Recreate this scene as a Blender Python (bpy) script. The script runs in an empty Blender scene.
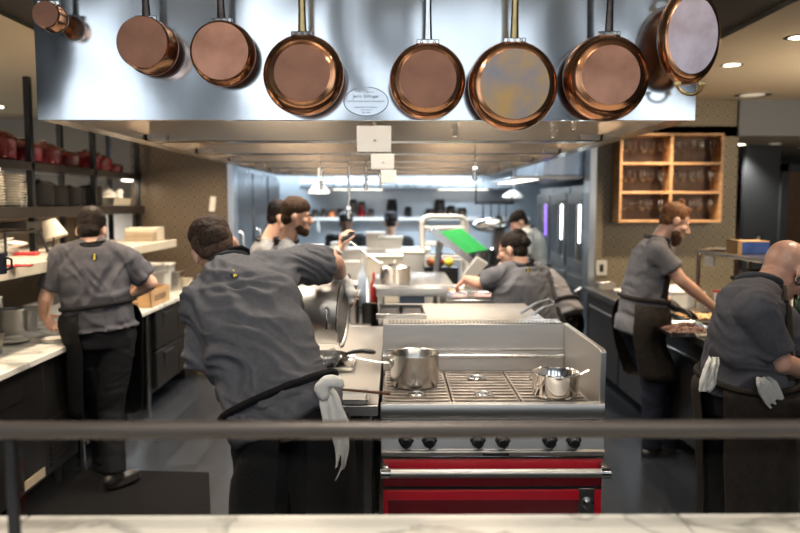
import bpy, bmesh, math, random
import numpy as np
from mathutils import Vector, Matrix, Euler, noise
V = Vector
C = bpy.context.scene.collection
R = math.radians
rnd = random.Random(7)

# ------------------------------------------------------------------ camera
F = 738.0
cam_d = bpy.data.cameras.new('camera'); cam = bpy.data.objects.new('camera', cam_d); C.objects.link(cam)
cam.location = (0, 0, 1.74); cam.rotation_euler = (R(90 - 4.92), 0, R(-0.39))
cam_d.sensor_width = 36; cam_d.lens = 36 * F / 800; cam_d.clip_start = .05
cam_d.dof.use_dof = True; cam_d.dof.focus_distance = 2.85; cam_d.dof.aperture_fstop = 1.8
bpy.context.scene.camera = cam
CM = Euler((R(90 - 4.92), 0, R(-0.39))).to_matrix(); CP = V((0, 0, 1.74))
def ray(px, py): return CM @ V(((px - 400) / F, -(py - 266.5) / F, -1))
def at(px, py, Y): d = ray(px, py); return CP + d * (Y / d.y)
def atz(px, py, z): d = ray(px, py); return CP + d * ((z - 1.74) / d.z)
def atx(px, py, X): d = ray(px, py); return CP + d * (X / d.x)

# ------------------------------------------------------------------ view, world, lights
sc = bpy.context.scene
sc.view_settings.view_transform = 'Standard'; sc.view_settings.look = 'None'
sc.view_settings.gamma = 1; sc.view_settings.use_curve_mapping = False
sc.view_settings.exposure = 0.84
sc.cycles.use_denoising = True; sc.cycles.max_bounces = 7; sc.cycles.diffuse_bounces = 3
sc.cycles.glossy_bounces = 4; sc.cycles.transmission_bounces = 4; sc.cycles.transparent_max_bounces = 8
sc.cycles.caustics_reflective = False; sc.cycles.caustics_refractive = False; sc.cycles.sample_clamp_indirect = 4
w = bpy.data.worlds.new('sky'); sc.world = w; w.use_nodes = True
w.node_tree.nodes['Background'].inputs[0].default_value = (.55, .75, 1, 1)
w.node_tree.nodes['Background'].inputs[1].default_value = .3
def area(name, loc, target, sx, sy, power, col):
    l = bpy.data.lights.new(name, 'AREA'); l.shape = 'RECTANGLE'; l.size = sx; l.size_y = sy; l.energy = power; l.color = col
    o = bpy.data.objects.new(name, l); C.objects.link(o); o.location = loc
    o.rotation_euler = (V(target) - V(loc)).to_track_quat('-Z', 'Y').to_euler(); return o
def spot(name, loc, power, col, ang=115, blend=.7, r=.06):
    l = bpy.data.lights.new(name, 'SPOT'); l.energy = power; l.color = col; l.spot_size = R(ang); l.spot_blend = blend; l.shadow_soft_size = r
    o = bpy.data.objects.new(name, l); C.objects.link(o); o.location = loc; return o
WARM = (1, .80, .58); NEUT = (1, .89, .76); COOL = (.74, .88, 1); DAY = (.82, .91, 1)
WIN = [(-3.7, 1.5), (-1.35, 1.2), (.75, 1.7), (3.5, 1.3)]
for k, (x, ww) in enumerate(WIN):                                    # daylight in the dining-room windows behind the camera
    area('daylight_window', (x, -3.93, 2.5), (x, 0, 2.4), ww, 3.4, 15.5, DAY)
for k, y in enumerate((3.2, 4.14, 5.05, 5.95, 6.85, 7.75)):          # lamps inside the hood bays
    for x in (-.75, .5):
        area('hood_lamp', (x, y, 2.52), (x, y, 0), .55, .2, (10.5, 14, 17, 18, 18, 18)[k], NEUT)
for x, y, e in ((-2.0, 10.4, 45), (-.6, 10.4, 66), (.8, 10.4, 66), (1.55, 8.75, 55)):   # cool lights over the back line, the last added to brighten the white-coated cook
    area('back_kitchen_light', (x, y, 2.68), (x, y + .2, 0), .9 if x > 1 else 1.2, .25, e, COOL)
for y in (3.3, 4.3, 5.3, 6.3):                                       # lamps under the rack shelf over the marble counter
    area('shelf_lamp', (-2.5, y, 1.615), (-2.15, y, 0), .1, .8, 1.3, WARM)
for y in (3.4, 4.6, 5.5, 6.4, 6.75):                                       # ceiling downlights, both sides
    spot('downlight_right_lamp', (2.47, y, 2.71), 58 if y < 6 else 88, WARM)
for y in (2.9, 4.1, 5.3, 6.5):
    spot('downlight_left_lamp', (-1.75, y, 2.71), 85, WARM)
for x in (-1.5, .2, 1.9):                                            # unseen lamps added behind the camera to light the range front
    spot('front_fill', (x, -.7, 4.4), 62, (1, .91, .80), 80).rotation_euler = (R(38), 0, 0)
area('ceiling_fill_right', (3.9, 4.6, 2.0), (3.6, 5.2, 2.75), .3, 1.5, 26, WARM); area('ceiling_fill_left', (-4.0, 4.6, 2.0), (-3.7, 5.2, 2.75), .3, 1.5, 9, WARM)  # unseen uplights added out of frame to brighten the side ceilings
for x, y, e in ((3.9, 8.4, 55), (4.9, 9.3, 45), (4.3, 6.4, 60)): spot('hallway_lamp', (x, y, 2.36 if y > 7.4 else 2.7), e, NEUT)  # first at the lit downlight, others added to brighten the hallway end
for y in (4.7, 7.15): area('rack_strip_lamp', (-2.56, y, 1.94), (-2.6, y, 1), .05, .3, 1.6, WARM)
for y in (4.5, 7.9):
    spot('downlight_back_left_lamp', (-4.2, y, 2.7), 400, NEUT)  # far one at the lit fitting, near one added to brighten the grey wall
for x in (-1.6, 0, 1.6):                                             # pendants' spots over the marble bar
    spot('bar_lamp', (x, 1.15, 3.6), 140, (1, .9, .78), 46)

# ------------------------------------------------------------------ materials
M = {}
def _n(nt, t, **k):
    n = nt.nodes.new(t)
    for a, b in k.items(): setattr(n, a, b)
    return n
def mat(name, col, rough=.5, metal=0., var=0., vs=8., bump=0., bs=40., stretch=None, spec=None, rv=0., emit=None, es=1., coat=0., trans=0., alpha=None, col2=None, ior=None):
    m = bpy.data.materials.new(name); m.use_nodes = True; nt = m.node_tree; b = nt.nodes['Principled BSDF']
    b.inputs['Base Color'].default_value = (*col, 1); b.inputs['Roughness'].default_value = rough; b.inputs['Metallic'].default_value = metal
    if spec is not None: b.inputs['Specular IOR Level'].default_value = spec
    if coat: b.inputs['Coat Weight'].default_value = coat; b.inputs['Coat Roughness'].default_value = .08
    if trans: b.inputs['Transmission Weight'].default_value = trans
    if ior: b.inputs['IOR'].default_value = ior
    if emit: b.inputs['Emission Color'].default_value = (*emit, 1); b.inputs['Emission Strength'].default_value = es
    if var or bump or rv or col2:
        tc = _n(nt, 'ShaderNodeTexCoord'); mp = _n(nt, 'ShaderNodeMapping'); nt.links.new(tc.outputs['Object'], mp.inputs[0])
        if stretch: mp.inputs['Scale'].default_value = stretch
        nz = _n(nt, 'ShaderNodeTexNoise'); nz.inputs['Scale'].default_value = vs; nz.inputs['Detail'].default_value = 5; nt.links.new(mp.outputs[0], nz.inputs[0])
        if var or col2:
            cr = _n(nt, 'ShaderNodeValToRGB'); nt.links.new(nz.outputs[0], cr.inputs[0])
            c2 = col2 or [c * (1 - var) for c in col]; c1 = col if col2 else [min(1, c * (1 + var)) for c in col]
            cr.color_ramp.elements[0].position = .35; cr.color_ramp.elements[1].position = .65
            cr.color_ramp.elements[0].color = (*c2, 1); cr.color_ramp.elements[1].color = (*c1, 1); nt.links.new(cr.outputs[0], b.inputs['Base Color'])
        if rv:
            mr = _n(nt, 'ShaderNodeMapRange'); mr.inputs['To Min'].default_value = max(.02, rough - rv); mr.inputs['To Max'].default_value = rough + rv
            nt.links.new(nz.outputs[0], mr.inputs[0]); nt.links.new(mr.outputs[0], b.inputs['Roughness'])
        if bump:
            n2 = _n(nt, 'ShaderNodeTexNoise'); n2.inputs['Scale'].default_value = bs; n2.inputs['Detail'].default_value = 3; nt.links.new(mp.outputs[0], n2.inputs[0])
            bp = _n(nt, 'ShaderNodeBump'); bp.inputs['Strength'].default_value = bump; bp.inputs['Distance'].default_value = .01
            nt.links.new(n2.outputs[0], bp.inputs['Height']); nt.links.new(bp.outputs[0], b.inputs['Normal'])
    M[name] = m; return m
mat('steel', (.60, .585, .56), .25, 1, var=.03, vs=5, rv=.04)
mat('steel_brushed', (.60, .58, .545), .42, 1, var=.04, vs=14, rv=.05, stretch=(1, 14, 30), bump=.03, bs=30)
mat('steel_hood', (.66, .67, .675), .15, 1, var=.02, vs=3, rv=.03, stretch=(1.6, 1, .3), bump=.12, bs=1.6)
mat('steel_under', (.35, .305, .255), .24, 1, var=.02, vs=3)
mat('steel_dark', (.22, .21, .20), .35, 1, var=.1, vs=6, rv=.08)
mat('steel_blue', (.46, .50, .55), .3, 1, var=.08, vs=4, rv=.1, stretch=(4, 4, .6))
mat('steel_fridge', (.15, .16, .17), .3, 1, var=.12, vs=3, rv=.1, stretch=(4, 4, .6))
mat('chrome', (.82, .80, .77), .12, 1)
mat('iron', (.028, .026, .025), .45, .6, bump=.1, bs=90)
mat('iron_handle', (.10, .085, .075), .38, .9, var=.3, vs=20)
mat('grate_iron', (.34, .29, .25), .45, .8, var=.3, vs=9)
mat('brass', (.52, .38, .17), .3, 1, var=.15, vs=12, rv=.08)
mat('copper', (.72, .34, .17), .2, 1, var=.14, vs=7, rv=.08)
mat('copper_base', (.235, .115, .075), .42, 1, var=.16, vs=9, rv=.08)
mat('copper_heat', (.42, .26, .11), .4, 1, vs=9, col2=(.22, .21, .23), rv=.06)
mat('copper_bright', (.44, .22, .145), .36, 1, vs=7, col2=(.26, .125, .08), rv=.06)
mat('copper_pale', (.56, .47, .50), .36, 1, vs=11, col2=(.40, .31, .31), rv=.05)
mat('steel_tool', (.50, .55, .62), .45, .85)
mat('wall_tan', (.13, .10, .07), .8)
mat('tin', (.6, .58, .55), .35, 1)
mat('red_enamel', (.82, .014, .04), .3, 0, var=.06, vs=3, coat=.3)
mat('red_glass', (.22, .008, .016), .15, 0, coat=.5)
mat('red_pot', (.17, .006, .008), .2, 0, coat=.4)
mat('black_plastic', (.015, .015, .016), .4)
mat('rubber', (.008, .0075, .0075), .95, spec=.03, bump=.2, bs=120)
mat('glove', (.012, .012, .013), .35)
mat('shirt', (.125, .122, .130), .85, spec=.25, var=.08, vs=60, bump=.25, bs=260)
mat('shirt_dark', (.068, .067, .077), .85, spec=.25, var=.08, vs=60, bump=.25, bs=260)
mat('shirt_light', (.14, .14, .142), .85, var=.08, vs=60, bump=.25, bs=260)
mat('shirt_black', (.025, .025, .027), .85, bump=.2, bs=200)
mat('shirt_white', (.75, .73, .68), .85, bump=.2, bs=200)
mat('collar', (.03, .031, .037), .85, bump=.2, bs=200)
mat('apron', (.009, .0087, .009), .8, spec=.15, var=.2, vs=30, bump=.3, bs=220)
mat('apron_brown', (.024, .019, .015), .8, spec=.15, var=.2, vs=30, bump=.3, bs=220)
mat('trousers', (.009, .0092, .011), .8, spec=.15, bump=.2, bs=200)
mat('trousers_navy', (.013, .015, .024), .8, spec=.15, bump=.2, bs=200)
mat('shoe', (.018, .016, .015), .35)
mat('skin', (.62, .36, .25), .48, var=.10, vs=14, bump=.05, bs=150)
mat('skin_dark', (.22, .115, .07), .5, var=.1, vs=14)
mat('skin_ruddy', (.60, .33, .23), .4, var=.12, vs=12, bump=.05, bs=150)
mat('tattoo', (.42, .25, .17), .5, vs=34, col2=(.05, .14, .13))
mat('tattoo_grey', (.55, .31, .22), .5, vs=30, col2=(.16, .13, .11))
mat('eye_white', (.75, .72, .68), .2)
mat('iris', (.03, .025, .02), .15)
mat('lip', (.48, .20, .16), .45)
mat('hair_brown', (.050, .028, .016), .55, spec=.12, var=.35, vs=60, bump=.6, bs=180)
mat('hair_dark', (.016, .011, .009), .5, spec=.12, var=.35, vs=60, bump=.6, bs=180)
mat('hair_ginger', (.17, .075, .032), .5, spec=.12, var=.35, vs=50, bump=.6, bs=180)
mat('hair_buzz', (.088, .054, .038), .6, spec=.12, var=.3, vs=90)
mat('beard_brown', (.085, .045, .026), .6, spec=.12, var=.3, vs=60)
mat('hair_fade', (.052, .033, .024), .6, spec=.12, var=.35, vs=90, bump=.5, bs=260)
mat('towel', (.84, .81, .74), .95, var=.05, vs=40, bump=.5, bs=240)
mat('towel_grey', (.48, .47, .44), .95, var=.05, vs=40, bump=.5, bs=240)
mat('white_plastic', (.58, .565, .53), .4, var=.03, vs=6)
mat('cream', (.66, .60, .48), .5, var=.04, vs=8)
mat('paper', (.78, .76, .70), .9)
mat('cardboard', (.46, .28, .13), .85, var=.08, vs=10)
mat('cardboard_pale', (.36, .29, .20), .8, var=.06, vs=10)
mat('pale_blue_plastic', (.52, .60, .70), .35)
mat('porcelain', (.70, .67, .60), .25)
mat('black_pot', (.018, .017, .016), .4, .2, spec=.3)
mat('oak', (.40, .225, .105), .5, var=.22, vs=5, stretch=(1, 1, 8), bump=.1, bs=20)
mat('oak_dark', (.09, .05, .03), .6, var=.2, vs=5)
mat('shelf_wood', (.018, .014, .012), .55, spec=.3, var=.2, vs=6)
mat('post_metal', (.012, .013, .016), .5, .3)
mat('cabinet', (.045, .042, .040), .38, .7, var=.15, vs=5, rv=.08)
mat('cabinet_black', (.018, .0165, .016), .35, .3, var=.2, vs=5)
mat('green_board', (.012, .30, .055), .5, var=.08, vs=12)
mat('red_plastic', (.45, .03, .025), .4)
mat('orange_food', (.62, .20, .07), .5, var=.3, vs=30)
mat('blue_box', (.03, .075, .26), .6, var=.25, vs=16)
mat('meat', (.70, .38, .34), .5, var=.25, vs=25)
mat('brownie', (.10, .042, .026), .55, var=.4, vs=50, bump=.6, bs=60)
mat('pastry', (.60, .36, .14), .55, var=.4, vs=40, bump=.5, bs=60)
mat('wood_spoon', (.13, .05, .03), .5)
mat('plaque', (.74, .76, .78), .24, 1)
mat('ink', (.09, .10, .13), .6)
mat('yellow_ink', (.75, .60, .05), .6)
mat('rail', (.070, .058, .050), .42, .35, var=.06, vs=8)
mat('ceiling_beige', (.58, .50, .37), .8, var=.02, vs=2)
mat('ceiling_dark', (.030, .027, .024), .8)
mat('wall_grey', (.42, .42, .41), .8, var=.03, vs=2)
mat('wall_blue', (.030, .037, .046), .7, var=.05, vs=2)
mat('bulkhead', (.20, .215, .235), .75)
mat('dining_wall', (.16, .15, .145), .8)
mat('back_wall_steel', (.50, .55, .60), .35, 1, var=.1, vs=2, rv=.1, bump=.2, bs=3)
mat('lamp_warm', (1, .9, .7), .5, emit=(1, .86, .62), es=9)
mat('glow_cool', (1, 1, 1), .5, emit=(.86, .97, 1), es=5)
mat('lamp_panel', (1, .95, .85), .5, emit=(1, .92, .78), es=2.2)
mat('lamp_dim', (.6, .5, .4), .5, emit=(1, .85, .65), es=.25)
mat('white_trim', (.62, .60, .56), .5)
mat('jar', (.06, .045, .035), .3, var=.5, vs=9)
mat('bottle_green', (.02, .09, .03), .12, coat=.6)
mat('glow_purple', (.1, .05, .3), .4, emit=(.3, .15, .9), es=1.5)
def glass(name, col, rough=.0, ior=1.45, tint=.9, gl=.06):
    m = bpy.data.materials.new(name); m.use_nodes = True; nt = m.node_tree; nt.nodes.clear()
    o = _n(nt, 'ShaderNodeOutputMaterial'); mx = _n(nt, 'ShaderNodeMixShader'); t = _n(nt, 'ShaderNodeBsdfTransparent'); g = _n(nt, 'ShaderNodeBsdfGlossy')
    fr = _n(nt, 'ShaderNodeFresnel' if gl < 1 else 'ShaderNodeLayerWeight'); fr.inputs[0].default_value = ior if gl < 1 else .22; t.inputs[0].default_value = (*[c * tint for c in col], 1); g.inputs['Roughness'].default_value = rough
    nt.links.new(fr.outputs[0 if gl < 1 else 1], mx.inputs[0]); nt.links.new(t.outputs[0], mx.inputs[1]); nt.links.new(g.outputs[0], mx.inputs[2]); nt.links.new(mx.outputs[0], o.inputs[0])
    M[name] = m
glass('guard_glass', (1, 1, 1), 0, 1.10, .985)
glass('stem_glass', (1, 1, 1), .02, 1.6, .985, 1)
glass('container_clear', (.95, .97, 1), .1, 1.4, .75)
def pattern_mats():
    # planks laid away from the bar
    m = mat('floor_planks', (.04, .037, .035), .26); nt = m.node_tree; b = nt.nodes['Principled BSDF']
    tc = _n(nt, 'ShaderNodeTexCoord'); mp = _n(nt, 'ShaderNodeMapping'); mp.inputs['Rotation'].default_value = (0, 0, R(90)); nt.links.new(tc.outputs['Object'], mp.inputs[0])
    br = _n(nt, 'ShaderNodeTexBrick'); br.inputs['Scale'].default_value = 1; br.inputs['Brick Width'].default_value = 1.2; br.inputs['Row Height'].default_value = .22
    br.inputs['Mortar Size'].default_value = .004; br.inputs['Color1'].default_value = (.052, .058, .070, 1); br.inputs['Color2'].default_value = (.028, .031, .037, 1); br.inputs['Mortar'].default_value = (.012, .012, .012, 1)
    nt.links.new(mp.outputs[0], br.inputs[0])
    nz = _n(nt, 'ShaderNodeTexNoise'); nz.inputs['Scale'].default_value = 6; mp2 = _n(nt, 'ShaderNodeMapping'); mp2.inputs['Scale'].default_value = (14, 1, 1); nt.links.new(tc.outputs['Object'], mp2.inputs[0]); nt.links.new(mp2.outputs[0], nz.inputs[0])
    mx = _n(nt, 'ShaderNodeMixRGB', blend_type='MULTIPLY'); mx.inputs[0].default_value = .6; nt.links.new(br.outputs[0], mx.inputs[1]); nt.links.new(nz.outputs[0], mx.inputs[2]); nt.links.new(mx.outputs[0], b.inputs['Base Color'])
    # patterned wall tile: ring and dot on each tile
    for nm, ca, cb, cg in (('tile_brown', (.155, .118, .078), (.085, .064, .045), (.05, .04, .03)), ('tile_olive', (.23, .19, .12), (.12, .10, .07), (.07, .06, .045))):
        m = mat(nm, ca, .42); nt = m.node_tree; b = nt.nodes['Principled BSDF']
        tc = _n(nt, 'ShaderNodeTexCoord'); sx = _n(nt, 'ShaderNodeSeparateXYZ'); nt.links.new(tc.outputs['Object'], sx.inputs[0])
        cb_ = _n(nt, 'ShaderNodeCombineXYZ'); nt.links.new(sx.outputs[0], cb_.inputs[0]); nt.links.new(sx.outputs[2], cb_.inputs[1])
        ml = _n(nt, 'ShaderNodeVectorMath', operation='SCALE'); ml.inputs['Scale'].default_value = 10; nt.links.new(cb_.outputs[0], ml.inputs[0])
        fr = _n(nt, 'ShaderNodeVectorMath', operation='FRACTION'); nt.links.new(ml.outputs[0], fr.inputs[0])
        sb = _n(nt, 'ShaderNodeVectorMath', operation='SUBTRACT'); sb.inputs[1].default_value = (.5, .5, 0); nt.links.new(fr.outputs[0], sb.inputs[0])
        ln = _n(nt, 'ShaderNodeVectorMath', operation='LENGTH'); nt.links.new(sb.outputs[0], ln.inputs[0])
        cr = _n(nt, 'ShaderNodeValToRGB'); cr.color_ramp.interpolation = 'CONSTANT'; e = cr.color_ramp.elements
        e[0].position = 0; e[0].color = (*cb, 1); e[1].position = .12; e[1].color = (*ca, 1)
        for p, c in ((.30, cb), (.40, ca), (.60, cg)): x = e.new(p); x.color = (*c, 1)
        nt.links.new(ln.outputs['Value'], cr.inputs[0]); nt.links.new(cr.outputs[0], b.inputs['Base Color'])
    # veined marble
    for nm, base, vein in (('marble', (.70, .68, .61), (.40, .39, .35)), ('marble_warm', (.66, .61, .52), (.44, .40, .34))):
        m = mat(nm, base, .22); nt = m.node_tree; b = nt.nodes['Principled BSDF']
        tc = _n(nt, 'ShaderNodeTexCoord'); mp = _n(nt, 'ShaderNodeMapping'); mp.inputs['Rotation'].default_value = (.3, .2, .7); nt.links.new(tc.outputs['Object'], mp.inputs[0])
        nz = _n(nt, 'ShaderNodeTexNoise'); nz.inputs['Scale'].default_value = 2.2; nz.inputs['Detail'].default_value = 7; nz.inputs['Distortion'].default_value = 1.2; nt.links.new(mp.outputs[0], nz.inputs[0])
        cr = _n(nt, 'ShaderNodeValToRGB'); e = cr.color_ramp.elements; e[0].position = .44; e[0].color = (*base, 1); e[1].position = .56; e[1].color = (*base, 1)
        x = e.new(.5); x.color = (*vein, 1); x = e.new(.48); x.color = (*[c * .94 for c in base], 1); nt.links.new(nz.outputs[0], cr.inputs[0]); nt.links.new(cr.outputs[0], b.inputs['Base Color'])
pattern_mats()

# ------------------------------------------------------------------ mesh helpers
class MB:
    """Collects closed shapes and links them as one mesh object."""
    def __init__(s): s.v = []; s.f = []
    def add(s, vs, fs):
        o = len(s.v); s.v += [tuple(x) for x in vs]; s.f += [tuple(i + o for i in f) for f in fs]; return s
    def boxb(s, x0, x1, y0, y1, z0, z1):
        return s.add([(x, y, z) for z in (z0, z1) for y in (y0, y1) for x in (x0, x1)], [(0, 2, 3, 1), (4, 5, 7, 6), (0, 1, 5, 4), (2, 6, 7, 3), (0, 4, 6, 2), (1, 3, 7, 5)])
    def box(s, c, size, rot=None):
        hx, hy, hz = [a / 2 for a in size]; m = rot if rot is not None else Matrix.Identity(3); c = V(c)
        vs = [c + m @ V((x, y, z)) for z in (-hz, hz) for y in (-hy, hy) for x in (-hx, hx)]
        return s.add(vs, [(0, 2, 3, 1), (4, 5, 7, 6), (0, 1, 5, 4), (2, 6, 7, 3), (0, 4, 6, 2), (1, 3, 7, 5)])
    def rings(s, rings, closed=True, cap=True):
        """rings: equal-length point lists; skinned, with end caps"""
        n = len(rings[0]); vs = [p for r in rings for p in r]; fs = []
        for i in range(len(rings) - 1):
            for j in range(n if closed else n - 1):
                a, b = i * n + j, i * n + (j + 1) % n; fs.append((a, b, b + n, a + n))
        if cap: fs.append(tuple(reversed(range(n)))); fs.append(tuple((len(rings) - 1) * n + j for j in range(n)))
        return s.add(vs, fs)
    def lathe(s, prof, c=(0, 0, 0), axis=(0, 0, 1), seg=28, cap=True, sx=1, sy=1):
        c = V(c); a = V(axis).normalized(); t = V((1, 0, 0)) if abs(a.x) < .9 else V((0, 0, 1)); u = a.cross(t).normalized(); w_ = a.cross(u)
        if abs(a.z) > .99: u, w_ = V((1, 0, 0)), V((0, 1, 0)) * (1 if a.z > 0 else -1)
        if abs(a.y) > .99: u, w_ = V((1, 0, 0)), V((0, 0, -1)) * (1 if a.y > 0 else -1)
        rs = [[c + a * h + u * (max(r, 1e-4) * sx * math.cos(6.28318 * k / seg)) + w_ * (max(r, 1e-4) * sy * math.sin(6.28318 * k / seg)) for k in range(seg)] for r, h in prof]
        return s.rings(rs, True, cap)
    def cyl(s, p0, p1, r0, r1=None, seg=16):
        p0, p1 = V(p0), V(p1); r1 = r0 if r1 is None else r1
        return s.lathe([(r0, 0), (r1, (p1 - p0).length)], p0, p1 - p0, seg)
    def tube(s, pts, r, seg=10, closed=False):
        pts = [V(p) for p in pts]; n = len(pts); rs = []; up = None
        for i, p in enumerate(pts):
            d = (pts[(i + 1) % n] - pts[i - 1]) if closed else (pts[min(i + 1, n - 1)] - pts[max(i - 1, 0)]); d.normalize()
            if up is None: up = d.orthogonal().normalized()
            up = (up - d * up.dot(d)).normalized(); b = d.cross(up); rr = r[i] if isinstance(r, (list, tuple)) else r
            rs.append([p + up * (rr * math.cos(6.28318 * k / seg)) + b * (rr * math.sin(6.28318 * k / seg)) for k in range(seg)])
        if closed: rs.append(rs[0]); return s.rings(rs, True, False)
        return s.rings(rs)
    def ell(s, c, ax, ay, az, seg=18, rg=11):
        c, ax, ay, az = V(c), V(ax), V(ay), V(az); rs = []
        for i in range(rg + 1):
            t = math.pi * i / rg; rs.append([c + az * -math.cos(t) + (ax * math.cos(6.28318 * k / seg) + ay * math.sin(6.28318 * k / seg)) * max(math.sin(t), 1e-3) for k in range(seg)])
        return s.rings(rs)
    def sph(s, c, r, seg=14, rg=8): return s.ell(c, (r, 0, 0), (0, r, 0), (0, 0, r), seg, rg)
    def cap(s, p0, p1, r0, r1, e0=True, e1=True, seg=16):
        p0, p1 = V(p0), V(p1); L = (p1 - p0).length; prof = []
        if e0: prof += [(r0 * math.sin(a), -r0 * math.cos(a)) for a in (0.02, .5, 1.0)]
        prof += [(r0, 0), (r1, L)]
        if e1: prof += [(r1 * math.cos(a), L + r1 * math.sin(a)) for a in (.5, 1.0, 1.55)]
        return s.lathe(prof, p0, p1 - p0, seg)
    def prism(s, outline, y0, y1):
        """outline in x,z; extruded along y"""
        n = len(outline); return s.rings([[(x, y0, z) for x, z in outline], [(x, y1, z) for x, z in outline]])
    def xform(s, m): s.v = [tuple(m @ V(p)) for p in s.v]; return s
    def build(s, name, m, parent=None, bev=0, smooth=True, ang=38, world=True):
        me = bpy.data.meshes.new(name); off = wloc(parent) if (parent and world) else V((0, 0, 0))
        me.from_pydata([V(p) - off for p in s.v], [], s.f)
        bm = bmesh.new(); bm.from_mesh(me); bmesh.ops.recalc_face_normals(bm, faces=bm.faces); bm.to_mesh(me); bm.free()
        o = bpy.data.objects.new(name, me); C.objects.link(o)
        if m is not None: me.materials.append(M[m] if isinstance(m, str) else m)
        if smooth:
            for p in me.polygons: p.use_smooth = True
            me.set_sharp_from_angle(angle=R(ang))
        if parent: o.parent = parent
        if bev:
            b = o.modifiers.new('edge', 'BEVEL'); b.width = bev; b.segments = 2; b.limit_method = 'ANGLE'; b.angle_limit = R(40)
        return o
def wloc(o):
    p = V((0, 0, 0))
    while o: p += V(o.location); o = o.parent
    return p
def tag(o, label, cat, group=None, kind=None):
    if label: o['label'] = label
    if cat: o['category'] = cat
    if group: o['group'] = group
    if kind: o['kind'] = kind
    return o
def thing(name, label, cat, loc=(0, 0, 0), group=None, rz=0):
    o = bpy.data.objects.new(name, None); C.objects.link(o); o.location = loc; o.rotation_euler = (0, 0, rz); o.empty_display_size = .05
    return tag(o, label, cat, group)
def struct(o): o['kind'] = 'structure'; return o
def kids(o): return [c for c in bpy.data.objects if c.parent == o]
def copy_tree(o, parent=None, ks=None):
    c = o.copy(); C.objects.link(c); c.parent = parent
    for ch in kids(o): copy_tree(ch, c)
    return c
def again(o, loc, label=None, rz=None, group=None, scale=None):
    c = copy_tree(o); c.location = loc
    if label: c['label'] = label
    if group: c['group'] = group
    if rz is not None: c.rotation_euler = (0, 0, rz)
    if scale: c.scale = scale if isinstance(scale, tuple) else (scale,) * 3
    return c
def one(name, mb, m, label, cat, group=None, bev=0, ang=38): return tag(mb.build(name, m, None, bev, True, ang), label, cat, group)
def text(name, body, size, loc, rot, m, parent, ext=.0006, align='CENTER'):
    cu = bpy.data.curves.new(name, 'FONT'); cu.body = body; cu.size = size; cu.align_x = align; cu.align_y = 'CENTER'; cu.extrude = ext
    o = bpy.data.objects.new(name, cu); C.objects.link(o); cu.materials.append(M[m])
    if parent: o.parent = parent; o.location = V(loc) - wloc(parent)
    else: o.location = loc
    o.rotation_euler = rot; bpy.context.view_layer.update()
    me = bpy.data.meshes.new_from_object(o.evaluated_get(bpy.context.evaluated_depsgraph_get())); me.name = name
    n = bpy.data.objects.new(name, me); C.objects.link(n); n.parent = parent; n.location = o.location.copy(); n.rotation_euler = rot; bpy.data.objects.remove(o); n.name = name; return n
# ------------------------------------------------------------------ the setting
def bx(x0, x1, y0, y1, z0, z1): return MB().boxb(x0, x1, y0, y1, z0, z1)
struct(bx(-6, 6, -4, 13.2, -.1, 0).build('floor', 'floor_planks'))
struct(bx(-6, 6, -4, 2.75, 4.5, 4.6).build('ceiling_dining', 'dining_wall'))
struct(bx(-2.12, 2.02, 2.75, 13.2, 2.78, 2.9).build('ceiling_kitchen', 'ceiling_dark'))
struct(bx(-6, -2.12, 2.75, 13.2, 2.75, 2.9).build('ceiling_left', 'ceiling_beige'))
struct(bx(2.02, 6, 2.75, 7.4, 2.75, 2.9).build('ceiling_right', 'ceiling_beige'))
struct(bx(2.02, 6, 7.4, 13.2, 2.40, 2.5).build('ceiling_hallway', 'ceiling_beige'))
struct(bx(3.4, 6, 7.36, 7.46, 2.40, 2.75).build('wall_bulkhead', 'bulkhead'))
struct(bx(-6, 6, 2.78, 2.86, 2.9, 4.5).build('wall_upper', 'dining_wall'))
struct(bx(-6.1, -6, -4, 13.2, 0, 4.5).build('wall_left', 'wall_grey'))
struct(bx(6, 6.1, -4, 13.2, 0, 4.5).build('wall_right', 'wall_blue'))
wf = MB(); edges = [-6.0]
for x, ww in WIN: edges += [x - ww / 2, x + ww / 2]
edges.append(6.0)
for k in range(0, len(edges), 2): wf.boxb(edges[k], edges[k + 1], -4.12, -4, 0, 4.5)
for x, ww in WIN: wf.boxb(x - ww / 2, x + ww / 2, -4.12, -4, 0, .75); wf.boxb(x - ww / 2, x + ww / 2, -4.12, -4, 4.25, 4.5)
struct(wf.build('wall_front', 'dining_wall', smooth=False))
for k, (x, ww) in enumerate(WIN):
    f = MB(); f.boxb(x - ww / 2, x - ww / 2 + .05, -4.1, -4.02, .75, 4.25); f.boxb(x + ww / 2 - .05, x + ww / 2, -4.1, -4.02, .75, 4.25)
    f.boxb(x - ww / 2, x + ww / 2, -4.1, -4.02, .75, .8); f.boxb(x - ww / 2, x + ww / 2, -4.1, -4.02, 4.2, 4.25); f.boxb(x - ww / 2, x + ww / 2, -4.09, -4.03, 2.9, 2.95)
    struct(f.build('window_%d' % (k + 1), 'post_metal', smooth=False))
struct(bx(-2.62, -1.63, 7.4, 7.52, 0, 2.78).build('wall_tile_left', 'tile_brown'))
struct(bx(1.96, 3.42, 7.4, 7.52, 0, 2.75).build('wall_tile_right', 'tile_olive'))
struct(bx(-6, -2.5, 9.0, 9.1, 0, 2.75).build('wall_grey', 'wall_grey'))
struct(bx(-2.98, -2.88, 2.4, 7.4, 0, 1.62).build('wall_knee', 'wall_tan'))
struct(bx(-6, 6, 12.6, 12.7, 0, 2.9).build('wall_back', 'back_wall_steel'))
struct(bx(-1.66, -1.6, 7.36, 7.56, .0, 2.4).build('trim_left', 'steel_blue', bev=.004))
struct(bx(1.93, 2.0, 7.34, 7.56, .0, 2.4).build('trim_right', 'steel_blue', bev=.004))
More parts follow.
